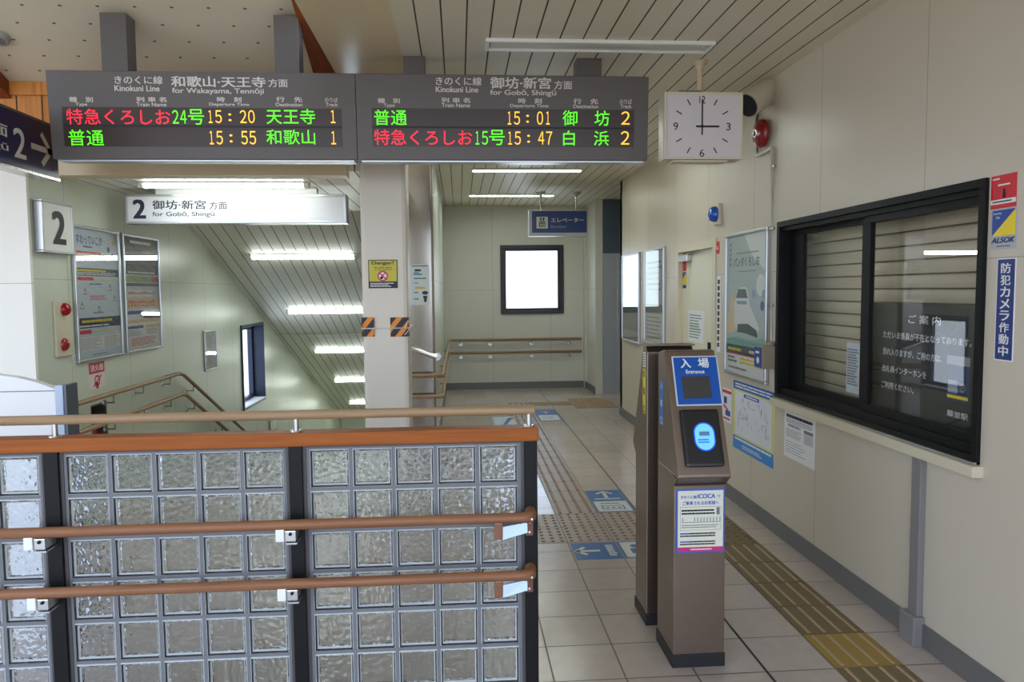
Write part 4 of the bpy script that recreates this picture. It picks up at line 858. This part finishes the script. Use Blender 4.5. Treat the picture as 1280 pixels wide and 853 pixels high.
mb = MB(); mb.lathe(c_, RW.n, [(.05, 0), (.05, .02)], 1, 20); mb.lathe(c_+RW.n*.018, RW.n, [(.092, 0), (.095, .012), (.088, .03), (.066, .048), (.03, .058)], 0, 32); mb.build('gong', [m_red, m_beige], t)
mb = MB(); mb.lathe(c_+RW.n*.072, RW.n, [(.016, 0), (.014, .008)], 0, 14); mb.build('boss', m_black, t)
pts = [RW.p(-5.0, RW.px(951, 186)[1]+.25, .016), RW.p(-5.0, 2.53, .016), RW.p(-4.985, 2.515, .016), RW.p(-4.755, 2.522, .016), RW.p(-4.74, 2.51, .016), RW.p(-4.74, 1.25, .016)]
mb = MB(); mb.tube(pts, .0135, 0, 12)
for z_ in (1.5, 2.0, 2.4): RW.box(mb, -4.765, -4.715, z_-.01, z_+.01, 0, .022, 1, .003)
tag(mb.build('conduit', [mat('conduit_cream', (214, 210, 196), .4), m_steel_l], origin=RW.p(-4.74, 1.25, .016)), 'cream cable conduit running down the right wall from the fire bell', 'conduit')
c_ = RW.at(900, 268); t = thing('beacon_lamp', 'round blue beacon lamp on a beige base above the staff door', 'lamp', c_)
mb = MB(); RW.box(mb, -c_.y-.055, -c_.y+.055, c_.z-.085, c_.z+.085, 0, .035, 0, .01); mb.build('base', m_beige, t)
mb = MB(); mb.lathe(c_+RW.n*.034, RW.n, [(.062, 0), (.062, .02), (.05, .045), (.02, .056)], 0, 24); mb.build('lens', mat('beacon_blue', (24, 84, 190), .15, coat=.6), t)
# ---------------------------------------------------------------- right wall posters
pp_ = [mat('poster_mint', (176, 190, 186), .5), mat('poster_white', (226, 226, 222), .5), mat('poster_slate', (64, 76, 88), .5), mat('poster_teal', (120, 176, 164), .5), mat('poster_sand', (222, 196, 152), .5), mat('poster_navy', (50, 58, 84), .5), m_yellow, mat('print_red', ()), mat('poster_lilac', (176, 186, 204), .5), m_grey_ink, mat('poster_sky', (120, 160, 190), .5)]
def paint_p(mb, F, i, c):
    W_, H_ = i[1]-i[0], i[3]-i[2]
    F.poly(mb, [(i[0]+W_*u, i[2]+H_*v) for u, v in ((.45, 1), (1, 1), (1, .72), (.62, .86))], c, 1)
    for k in range(5): F.rect(mb, *sub(i, .06, .11, .93-.036*k, .955-.036*k), c+.0004, 9)
    F.text(mb, 'パンダくろしお', *sub(i, .17, .83, .775, .845), c+.0006, 2, .03); F.dashes(mb, *sub(i, .25, .8, .865, .88), 1, c+.0006, 9, .6, words=8, ragged=0); F.dashes(mb, *sub(i, .28, .76, .735, .748), 1, c+.0006, 9, .5, words=8, ragged=0)
    F.disc(mb, *sub(i, .86, .86, .64, .64)[0:3:2], .075, c+.0004, 1); F.poly(mb, [(i[0]+W_*u, i[2]+H_*v) for u, v in ((.62, .64), (.7, .6), (.95, .5), (1, .54), (1, .44), (.84, .42), (.7, .5))], c+.0002, 8)
    for u, v, r, k in ((.7, .58, .03, 10), (.9, .5, .035, 5), (.76, .53, .025, 8), (.93, .58, .03, 10)): F.disc(mb, *sub(i, u, u, v, v)[0:3:2], r, c+.0006, k, 16)
    F.poly(mb, [(i[0]+W_*u, i[2]+H_*v) for u, v in ((0, .35), (.1, .5), (.16, .62), (.22, .48), (.24, .3), (0, .28))], c+.0003, 4)
    # generic white rounded train front
    F.poly(mb, [(i[0]+W_*u, i[2]+H_*v) for u, v in ((.2, .36), (.2, .5), (.26, .6), (.36, .63), (.5, .63), (.56, .6), (.6, .5), (.6, .36), (.5, .3), (.28, .3))], c+.0005, 1)
    F.poly(mb, [(i[0]+W_*u, i[2]+H_*v) for u, v in ((.24, .55), (.3, .615), (.5, .615), (.555, .55))], c+.0008, 2); F.rect(mb, *sub(i, .27, .53, .505, .53), c+.0008, 10)
    F.poly(mb, [(i[0]+W_*u, i[2]+H_*v) for u, v in ((.6, .5), (.6, .36), (.78, .3), (.84, .34), (.7, .44))], c+.0004, 1); F.poly(mb, [(i[0]+W_*u, i[2]+H_*v) for u, v in ((.28, .3), (.5, .3), (.8, .28), (.78, .33), (.56, .37), (.3, .36))], c+.0009, 5)
    F.poly(mb, [(i[0]+W_*u, i[2]+H_*v) for u, v in ((0, .24), (.3, .27), (.6, .25), (1, .29), (1, .2), (0, .2))], c+.0006, 3)
    F.rect(mb, *sub(i, 0, 1, .14, .205), c+.0008, 5); F.dashes(mb, *sub(i, .04, .55, .155, .19), 1, c+.0012, 6, .6, words=4); F.dashes(mb, *sub(i, .6, .95, .155, .19), 1, c+.0012, 4, .6, words=4)
    F.rect(mb, *sub(i, 0, 1, .135, .142), c+.001, 7); F.rect(mb, *sub(i, 0, 1, 0, .135), c+.0006, 1); F.dashes(mb, *sub(i, .04, .3, .07, .125), 2, c+.001, 2, .6, words=3); F.dashes(mb, *sub(i, .36, .95, .07, .125), 2, c+.001, 6, .6, words=3); F.dashes(mb, *sub(i, .05, .6, .02, .05), 1, c+.001, 9, .5)
poster_frame('tall framed mint poster of a white train, between the staff door and window', RW.quad4((911, 294), (963, 284), (962, 481), (908.5, 466)), RW, paint_p, pp_)
q = RW.quad4((918, 475.5), (968.5, 490.5), (967.5, 583), (916, 561.5)); mb = MB(); RW.box(mb, *q, 0, .002, 0); i = q; c = .0026
RW.rect(mb, *sub(i, 0, 1, .88, 1), c, 1); RW.dashes(mb, *sub(i, .05, .95, .90, .98), 2, c+.0005, 2, .5, words=4, ragged=.1); RW.rect(mb, *sub(i, .05, .95, .22, .855), c, 3); RW.rect(mb, *sub(i, .28, .66, .79, .84), c+.0005, 1); RW.dashes(mb, *sub(i, .33, .62, .8, .83), 1, c+.001, 2, .6, words=8, ragged=0)
for k in range(46):
    u = random.uniform(.12, .85); v = random.uniform(.3, .74); l = random.uniform(.03, .12)
    if random.random() < .5: RW.rect(mb, *sub(i, u, u+.006, v, min(.77, v+l)), c+.0005, 4)
    else: RW.rect(mb, *sub(i, u, min(.93, u+l), v, v+.006), c+.0005, 4)
RW.rect(mb, *sub(i, 0, 1, 0, .19), c, 5); RW.dashes(mb, *sub(i, .05, .95, .13, .18), 1, c+.0005, 2, .6, words=6, ragged=0); RW.dashes(mb, *sub(i, .25, .8, .04, .1), 2, c+.0005, 2, .4, words=5)
tag(mb.build('map_poster', [mat('map_lime', (214, 216, 130), .5), mat('map_blue', (40, 96, 176), .5), m_paper, mat('map_pale', (218, 220, 224), .5), m_grey_ink, mat('map_cyan', (60, 140, 206), .5)], origin=RW.p(q[0], q[2])), 'blue and yellow bordered line map poster below the framed train poster', 'poster')
q = RW.quad4((903, 484), (915, 488), (914, 530), (904, 526)); mb = MB(); RW.box(mb, *q, 0, .002, 0); i = q
RW.rect(mb, *sub(i, 0, 1, .86, .95), .0026, 1); RW.rect(mb, *sub(i, .15, .5, .55, .75), .0026, 2); RW.line(mb, *sub(i, .1, .1, .5, .5)[0:3:2], *sub(i, .7, .7, .35, .35)[0:3:2], .02, .0028, 1); RW.rect(mb, *sub(i, .35, .9, .2, .36), .0027, 2); RW.dashes(mb, *sub(i, .1, .9, .05, .16), 1, .0026, 1, .5)
tag(mb.build('small_poster', [m_paper, mat('print_red', ()), mat('print_blue', ())], origin=RW.p(q[0], q[2])), 'small red, white and blue notice left of the line map poster', 'notice')
q = RW.quad4((981, 513), (1020, 527), (1018, 587), (980, 570)); mb = MB(); RW.box(mb, *q, 0, .0015, 0); i = q
RW.dashes(mb, *sub(i, .08, .92, .88, .95), 1, .002, 1, .9, words=8, ragged=0); RW.dashes(mb, *sub(i, .07, .93, .76, .86), 3, .002, 2, .4, words=4, ragged=.1); RW.rect(mb, *sub(i, .12, .55, .68, .75), .002, 3)
for k in range(6): RW.rect(mb, *sub(i, .16+.06*k, .18+.06*k, .69, .74), .0025, 1)
RW.rect(mb, *sub(i, .66, .94, .66, .73), .002, 2); RW.rect(mb, *sub(i, .66, .94, .44, .65), .002, 3); RW.dashes(mb, *sub(i, .07, .6, .45, .64), 6, .002, 2, .35, words=3); RW.dashes(mb, *sub(i, .07, .9, .1, .38), 5, .002, 2, .2, words=3, ragged=.5)
tag(mb.build('paper_notice', [m_paper, m_blk_ink, m_grey_ink, mat('print_palegrey', (190, 192, 198), .5)], origin=RW.p(q[0], q[2])), 'white printed notice on the wall below the ticket window sill', 'notice')
t = thing('wall_intercom', 'beige wall box with a blue card pocket beside the window frame', 'intercom', RW.p(-4.75, 1.09))
mb = MB(); RW.box(mb, -4.775, -4.66, 1.085, 1.235, 0, .10, 0, .006); RW.box(mb, -4.75, -4.68, 1.235, 1.262, .01, .04, 0, .004); mb.build('case', mat('intercom_beige', (150, 136, 114), .45), t)
mb = MB(); RW.box(mb, -4.772, -4.664, 1.095, 1.225, .10, .108, 0, .003); RW.disc(mb, -4.71, 1.14, .022, .1086, 1); RW.rect(mb, -4.75, -4.69, 1.185, 1.20, .1086, 1); mb.build('card_pocket', [mat('pocket_blue', (36, 72, 140), .4), m_paper], t)
# stickers right of the window
q = RW.quad4((1240, 222), (1272, 214), (1270.5, 257), (1239, 263)); mb = MB(); RW.box(mb, *q, 0, .002, 0); i = q
RW.rect(mb, *sub(i, 0, 1, .13, .27), .0026, 1); RW.dashes(mb, *sub(i, .08, .92, .16, .24), 1, .003, 2, .5, words=8, ragged=.1); RW.dashes(mb, *sub(i, .28, .76, .66, .74), 1, .0026, 1, .6, words=6, ragged=0)
RW.poly(mb, [(i[0]+(i[1]-i[0])*u, i[2]+(i[3]-i[2])*v) for u, v in ((.46, .3), (.6, .3), (.6, .42), (.55, .6), (.5, .6), (.48, .42))], .0028, 2); RW.dashes(mb, *sub(i, .06, .34, .86, .93), 1, .0026, 1, .7, words=3, ragged=0)
tag(mb.build('warning_sticker', [mat('sticker_scarlet', (206, 26, 40), .35), m_paper, m_blk_ink], origin=RW.p(q[0], q[2])), 'red warning sticker at the top corner right of the ticket window', 'sticker')
q = RW.quad4((1240, 264), (1272, 257), (1271, 309.5), (1239, 314)); mb = MB(); RW.box(mb, *q, 0, .002, 0); i = q
RW.poly(mb, [(i[0]+(i[1]-i[0])*u, i[2]+(i[3]-i[2])*v) for u, v in ((.04, .97), (.96, .97), (.04, .34))], .0026, 1); RW.poly(mb, [(i[0]+(i[1]-i[0])*u, i[2]+(i[3]-i[2])*v) for u, v in ((.96, .97), (.96, .34), (.04, .34))], .0026, 2)
RW.text(mb, 'ALSOK', *sub(i, .03, .97, .16, .30), .003, 3, .03, .3); RW.text(mb, 'Security', *sub(i, .09, .42, .85, .92), .003, 4, .01); RW.text(mb, 'On', *sub(i, .2, .34, .76, .82), .003, 4, .01); RW.dashes(mb, *sub(i, .25, .8, .05, .11), 1, .003, 5, .6, words=6, ragged=0)
tag(mb.build('security_sticker', [mat('sticker_silver', (176, 178, 184), .4), mat('sticker_royal', (30, 66, 150), .35), mat('sticker_lemon', (238, 210, 40), .35), mat('sticker_ink', (28, 40, 96), .4), m_paper, m_grey_ink], origin=RW.p(q[0], q[2])), 'blue and yellow security sticker between the red sticker and tall navy sign', 'sticker')
q = RW.quad4((1247.5, 324), (1271, 321.5), (1266, 452.5), (1243, 450)); mb = MB(); RW.box(mb, *q, 0, .002, 0); RW.box(mb, q[0]+.004, q[1]-.004, q[2]+.004, q[3]-.004, .001, .0026, 1)
txt = '防犯カメラ作動中'; h = (q[3]-q[2]-.03)/8
for k, ch in enumerate(txt): RW.text(mb, ch, q[0]+.022, q[1]-.022, q[3]-.015-h*(k+.93), q[3]-.015-h*(k+.07), .0032, 2, .022)
tag(mb.build('camera_sign', [m_white, mat('camera_navy', (28, 52, 120), .35), m_paper], origin=RW.p(q[0], q[2])), 'tall navy vertical sign with white Japanese characters right of the window', 'sign')
# two framed posters far along the right wall
pf = [mat('far_sheet', (206, 208, 206), .5), mat('far_dark', (92, 92, 86), .5), mat('far_mid', (150, 152, 146), .5), m_grey_ink]
def paint_f1(mb, F, i, c):
    F.rect(mb, *sub(i, 0, 1, .0, .12), c, 2); F.rect(mb, *sub(i, 0, 1, .12, .40), c, 1); F.dashes(mb, *sub(i, .1, .9, .5, .8), 5, c, 3, .3)
def paint_f2(mb, F, i, c):
    F.dashes(mb, *sub(i, .08, .92, .04, .3), 6, c, 3, .3, words=5); F.rect(mb, *sub(i, 0, 1, .32, .42), c, 2); F.dashes(mb, *sub(i, .1, .9, .55, .9), 6, c, 3, .3)
poster_frame('framed poster at the far end of right wall, farther one of the pair', RW.quad4((780, 319), (801.5, 316), (800.5, 432), (779, 424)), RW, paint_f1, pf, 'framed posters near the staff door')
poster_frame('framed poster on the right wall, the one next to the staff door', RW.quad4((808, 312), (832.5, 308), (832, 434), (807, 430)), RW, paint_f2, pf, 'framed posters near the staff door')
# ---------------------------------------------------------------- elevator sign
EF = facing(10.30); q = EF.quad4((663, 262.5), (735, 262.5), (735, 293), (663, 293)); t = thing('elevator_sign', 'blue hanging elevator sign with pictogram near the end window', 'sign', EF.p((q[0]+q[1])/2, q[2]))
mb = MB(); EF.box(mb, q[0]-.02, q[1], q[2], q[3], -.14, 0, 0, .004); EF.box(mb, q[0]-.02, q[1], q[2]-.025, q[2], -.14, 0, 0); EF.rect(mb, q[0]+.022, q[1]-.016, q[2]+.022, q[3]-.016, .0012, 1); mb.build('casing', [mat('sign_casing', (196, 198, 206), .35), mat('sign_royal', (36, 62, 128), .35)], t)
mb = MB(); e5 = lambda x, y: (660+x*80/1137, 250+y*60/853)
pq = EF.pb(*e5(150, 300), *e5(352, 508)); EF.rect(mb, *pq, .002, 0)
EF.rect(mb, *sub(pq, .22, .78, .14, .5), .003, 1)
for u in (.3, .46, .62): EF.rect(mb, *sub(pq, u, u+.09, .2, .42), .0035, 0); 
EF.rect(mb, *sub(pq, .22, .78, .55, .62), .003, 1)
for u in (.38, .62): EF.disc(mb, *sub(pq, u, u, .84, .84)[0:3:2], .014, .003, 1, 12); EF.rect(mb, *sub(pq, u-.05, u+.05, .64, .78), .003, 1)
EF.text(mb, 'エレベーター', *EF.pb(*e5(408, 318), *e5(992, 398)), .002, 0, .014); EF.text(mb, 'Elevator', *EF.pb(*e5(402, 452), *e5(690, 498)), .002, 2, .012)
mb.build('lettering', [m_paper, m_navy_ink, mat('letter_greyblue', (150, 160, 190), .5)], t)
for x_ in (676.5, 721): 
    x = EF.px(x_, 250)[0]+.0; mb = MB(); mb.tube([(x, 10.37, q[3]), (x, 10.37, ZC-.03)], .012, 0, 10); mb.lathe((x, 10.37, ZC), (0, 0, -1), [(.07, 0), (.066, .02), (.03, .045), (.014, .07)], 0, 18); mb.build('hanger_rod', m_steel_l, t)
# ---------------------------------------------------------------- column signs
CF = facing(5.05); q = CF.quad4((460, 325), (496.5, 325), (497.5, 360), (461, 361)); t = thing('danger_sign', 'yellow and black danger sign on the beige pillar', 'sign', CF.p((q[0]+q[1])/2, q[2]))
mb = MB(); CF.box(mb, *q, 0, .003, 0); CF.rect(mb, *sub(q, .03, .97, .24, .97), .0036, 1); CF.dashes(mb, *sub(q, .06, .94, .04, .2), 3, .0036, 3, .45, words=6, ragged=.3)
a_, b_ = sub(q, .49, .49, .43, .43)[0:3:2]; CF.disc(mb, a_, b_, .032, .004, 3); CF.ring(mb, a_, b_, .026, .036, .0046, 2); CF.line(mb, a_-.025, b_+.025, a_+.025, b_-.025, .009, .005, 2); CF.disc(mb, a_-.008, b_-.012, .010, .0043, 0, 14); CF.line(mb, a_-.01, b_-.01, a_+.018, b_+.024, .006, .0043, 0)
mb.build('plate', [m_blk_ink, mat('danger_yellow', (206, 190, 30), .4), mat('print_red', ()), m_paper], t)
mb = MB(); CF.text(mb, 'Danger!', *sub(q, .12, .88, .80, .955), .004, 0, .03); CF.text(mb, 'No selfie sticks', *sub(q, .2, .8, .70, .765), .004, 0, .012); CF.text(mb, 'on this platform', *sub(q, .2, .8, .62, .68), .004, 0, .012); mb.build('lettering', m_blk_ink, t)
t = thing('hazard_guard', 'two orange and black striped corner pads tied around the pillar', 'corner guard', CF.p((CX0+CX1)/2, 1.29))
for x0_, x1_, sd in ((452, 468, -1), (488, 511, 1)):
    zt, zb = CF.px(x0_, 397)[1], CF.px(x0_, 421)[1]; mb = MB()
    xa = CX0-.004 if sd < 0 else CF.px(x0_, 405)[0]; xb = CF.px(x1_, 405)[0] if sd < 0 else CX1+.004
    G2 = CF
    mb.box(xa, xb, 5.038, 5.05, zb, zt, 0, .003); mb.box(xa if sd < 0 else xb-.012, xa+.012 if sd < 0 else xb, 5.038, 5.17, zb, zt, 0, .003)
    hgt = zt-zb; L_ = xb-xa
    for k in range(-1, 3):
        p = []
        for (u, v) in ((k*.09-.02, 0), (k*.09+.03, 0), (k*.09+.03+hgt*.8, hgt), (k*.09-.02+hgt*.8, hgt)): p.append((u, v))
        # clip stripe to pad
        def clip(poly, lo, hi):
            for side, val in ((0, lo), (1, hi)):
                out = []
                for n_ in range(len(poly)):
                    A, B = poly[n_-1], poly[n_]; ia = A[0] >= val if side == 0 else A[0] <= val; ib = B[0] >= val if side == 0 else B[0] <= val
                    if ia != ib: s__ = (val-A[0])/(B[0]-A[0]); out.append((val, A[1]+s__*(B[1]-A[1])))
                    if ib: out.append(B)
                poly = out
                if not poly: return []
            return poly
        pc = clip(p, 0, L_)
        if len(pc) > 2: CF.poly(mb, [(xa+u, zb+v) for u, v in pc], .0126, 1)
    mb.build('pad', [m_orange, m_blk_ink], t)
mb = MB(); zt = CF.px(480, 410.5)[1]; w_ = CX1-CX0
mb.tube([(CX0-.008, 5.03, zt), (CX1+.008, 5.03, zt), (CX1+.008, 5.06+w_, zt), (CX0-.008, 5.06+w_, zt), (CX0-.008, 5.03, zt)], .0035, 0, 8)
mb.tube([(CX1-.02, 5.03, zt), (CX1+.0, 5.022, zt+.05), (CX1+.02, 5.02, zt+.01), (CX1-.01, 5.02, zt-.03), (CX1-.025, 5.022, zt-.045)], .003, 0, 8); mb.build('string', m_white, t)
# notice on the stainless wall
NF = facing(7.14); q = NF.quad4((500, 331), (536.5, 331), (536.5, 382), (500, 381)); q = (-.462, q[1], q[2], q[3]); mb = MB(); NF.box(mb, *q, 0, .002, 0); i = q
NF.rect(mb, *sub(i, .1, .93, .955, .975), .0026, 1); NF.dashes(mb, *sub(i, .25, .58, .83, .89), 1, .0026, 1, .9, words=3, ragged=0); NF.rect(mb, *sub(i, .2, .48, .78, .82), .0026, 2); NF.dashes(mb, *sub(i, .2, .65, .74, .78), 1, .0028, 1, .6, words=5, ragged=0); NF.dashes(mb, *sub(i, .2, .85, .64, .68), 1, .0026, 1, .6, words=6, ragged=0)
NF.rect(mb, *sub(i, .2, .45, .53, .56), .0026, 2); NF.rect(mb, *sub(i, .25, .78, .40, .45), .0026, 3); NF.dashes(mb, *sub(i, .2, .5, .29, .33), 1, .0026, 1, .6, words=4); NF.dashes(mb, *sub(i, .2, .45, .13, .17), 1, .0026, 1, .6, words=3)
NF.poly(mb, [(i[0]+(i[1]-i[0])*u, i[2]+(i[3]-i[2])*v) for u, v in ((.66, .23), (.9, .23), (.86, .13), (.85, .07), (.72, .07), (.71, .13))], .0026, 4); NF.disc(mb, *sub(i, .78, .78, .3, .3)[0:3:2], .03, .0026, 4, 16, .018)
tag(mb.build('wall_notice', [mat('notice_mint', (206, 214, 212), .45), m_blk_ink, mat('print_cyan', (90, 170, 205), .5), mat('print_gold', (220, 180, 60), .5), mat('print_forest', (40, 58, 44), .5)], origin=NF.p(q[0], q[2])), 'pale notice on the stainless wall, partly hidden by the beige pillar', 'notice')
mb = MB(); Cc = facing(7.08); p0 = Cc.at(510, 434.5); p1_ = Cc.at(546, 446.5); t = thing('grab_rail', 'chrome sloping grab rail on the stainless wall beside the pillar', 'handrail', p1_)
mb.tube([p0, p1_], .026, 0, 14); mb.build('rail', m_chrome, t); mb = MB(); mb.tube([p1_, p1_+Vector((0, .06, 0))], .02, 0, 10); mb.lathe(p1_+Vector((0, .06, 0)), (0, -1, 0), [(.04, 0), (.038, .012)], 0, 14); mb.build('bracket', m_steel_l, t)
# wooden rails wrapping from stainless wall along corridor to the end wall
for nm, z in (('upper', .81), ('lower', .605)):
    t = thing('corridor_handrail', '%s wooden handrail around the corridor end below the end window' % nm, 'handrail', (.9, YE, z), 'corridor handrails')
    mb = MB(); xs_ = -.165; mb.tube([(-.47, 7.08, z), (xs_-.03, 7.08, z), (xs_, 7.11, z), (xs_, YE-.10, z), (xs_+.03, YE-.07, z), (1.98, YE-.07, z), (1.99, YE-.02, z)], .0195, 0, 12); mb.build('rail', m_wood_pale, t)
    for x in (0.02, .5, 1.18, 1.80):
        mb = MB(); mb.tube([(x, YE, z-.07), (x, YE-.07, z-.07), (x, YE-.07, z-.015)], .007, 0, 8); mb.lathe((x, YE, z-.07), (0, -1, 0), [(.035, 0), (.03, .01)], 0, 14); mb.build('bracket', m_steel_l, t)
    for y in (7.5, 8.6, 9.7, 10.8):
        mb = MB(); mb.tube([(-.235, y, z-.07), (xs_, y, z-.07), (xs_, y, z-.015)], .007, 0, 8); mb.build('bracket', m_steel_l, t)
    mb = MB(); mb.tube([(-.26, 7.14, z-.05), (-.26, 7.08, z-.05), (-.26, 7.08, z-.015)], .009, 0, 8); mb.build('bracket', m_chrome, t)
# ---------------------------------------------------------------- floor stickers
fb, fw = mat('floor_blue', (46, 98, 158), .3), mat('floor_white', (214, 212, 206), .35)
def arrow(mb, F, a, b, L_, ang, c, mi, wd=.022):
    ca, sa = math.cos(ang), math.sin(ang); R_ = lambda x, y: (a+x*ca-y*sa, b+x*sa+y*ca)
    def ln(p, q): F.line(mb, *R_(*p), *R_(*q), wd, c, mi)
    ln((-L_/2, 0), (L_/2-.01, 0)); ln((L_/2-.06, .065), (L_/2+.004, -.006)); ln((L_/2-.06, -.065), (L_/2+.004, .006))
x0, x1 = .982, 1.262
mb = MB(); mb.box(x0, x1, 5.21, 5.79, .0, .0012, 0); FL.rect(mb, x0+.015, x1-.015, 5.225, 5.48, .0018, 1); xc = (x0+x1)/2; arrow(mb, FL, xc, 5.66, .17, math.pi/2, .0018, 1, .03)
FL.dashes(mb, xc-.1, xc+.1, 5.53, 5.565, 1, .0018, 1, .8, words=8, ragged=0); FL.frame(mb, xc-.085, xc+.085, 5.27, 5.37, .012, .0015, .002, 0)
for k in range(3): FL.disc(mb, xc-.045+.045*k, 5.315, .015, .002, 0, 10)
FL.dashes(mb, xc-.08, xc+.08, 5.40, 5.44, 1, .002, 0, .5, words=3)
tag(mb.build('floor_sticker', [fb, fw], origin=(x0, 5.2, 0)), 'blue floor sticker with white forward arrow, beyond the dotted paving', 'floor sticker', 'floor direction stickers')
mb = MB(); mb.box(.682, .965, 4.285, 4.575, .0, .0012, 0); arrow(mb, FL, .775, 4.43, .15, math.pi, .0018, 1, .028); FL.text(mb, '1番', .905, .945, 4.37, 4.50, .0018, 1, .02) if 0 else None
FL.dashes(mb, .895, .95, 4.33, 4.53, 6, .0018, 1, .7, words=1, ragged=.2)
tag(mb.build('floor_sticker', [fb, fw], origin=(.682, 4.28, 0)), 'blue floor sticker with white left arrow, in front of the dotted paving', 'floor sticker', 'floor direction stickers')
mb = MB(); mb.box(.978, 1.262, 4.285, 4.575, .0, .0012, 0); FL.rect(mb, .993, 1.247, 4.30, 4.56, .0018, 1); FL.disc(mb, 1.08, 4.49, .03, .0022, 0, 14); FL.rect(mb, 1.04, 1.12, 4.36, 4.45, .0022, 0)
tag(mb.build('floor_sticker', [fb, fw], origin=(.978, 4.28, 0)), 'white floor sticker with blue edge, half hidden behind the gate posts', 'floor sticker', 'floor direction stickers')
mb = MB(); mb.box(.982, 1.262, 9.0, 9.85, 0, .0012, 0); FL.rect(mb, 1.0, 1.245, 9.03, 9.4, .0018, 1); FL.dashes(mb, 1.03, 1.2, 9.1, 9.3, 2, .002, 0, .4, words=2); arrow(mb, FL, 1.12, 9.62, .2, math.pi/2, .0018, 1, .03)
tag(mb.build('floor_sticker', [fb, fw], origin=(.982, 9.0, 0)), 'blue floor sticker far down the corridor near the end window', 'floor sticker', 'floor direction stickers')
q = FL.quad4((637, 521), (659, 521), (661, 531), (637, 531)); mb = MB(); mb.box(q[0]-.2, q[1], q[2]-.2, q[3], 0, .0012, 0); FL.disc(mb, q[0]+.12, q[3]-.14, .13, .0018, 1, 18, .1); FL.line(mb, q[0]-.1, q[2]-.1, q[0]+.02, q[3]-.1, .05, .0018, 2)
tag(mb.build('floor_sticker', [mat('sticker_palebule', (190, 206, 222), .35), m_orange, fb], origin=(q[0], q[2], 0)), 'pale floor sticker with an orange mark, seen beneath the top rail end', 'floor sticker')
bpy.data.objects.remove(_to); bpy.data.curves.remove(_tc)
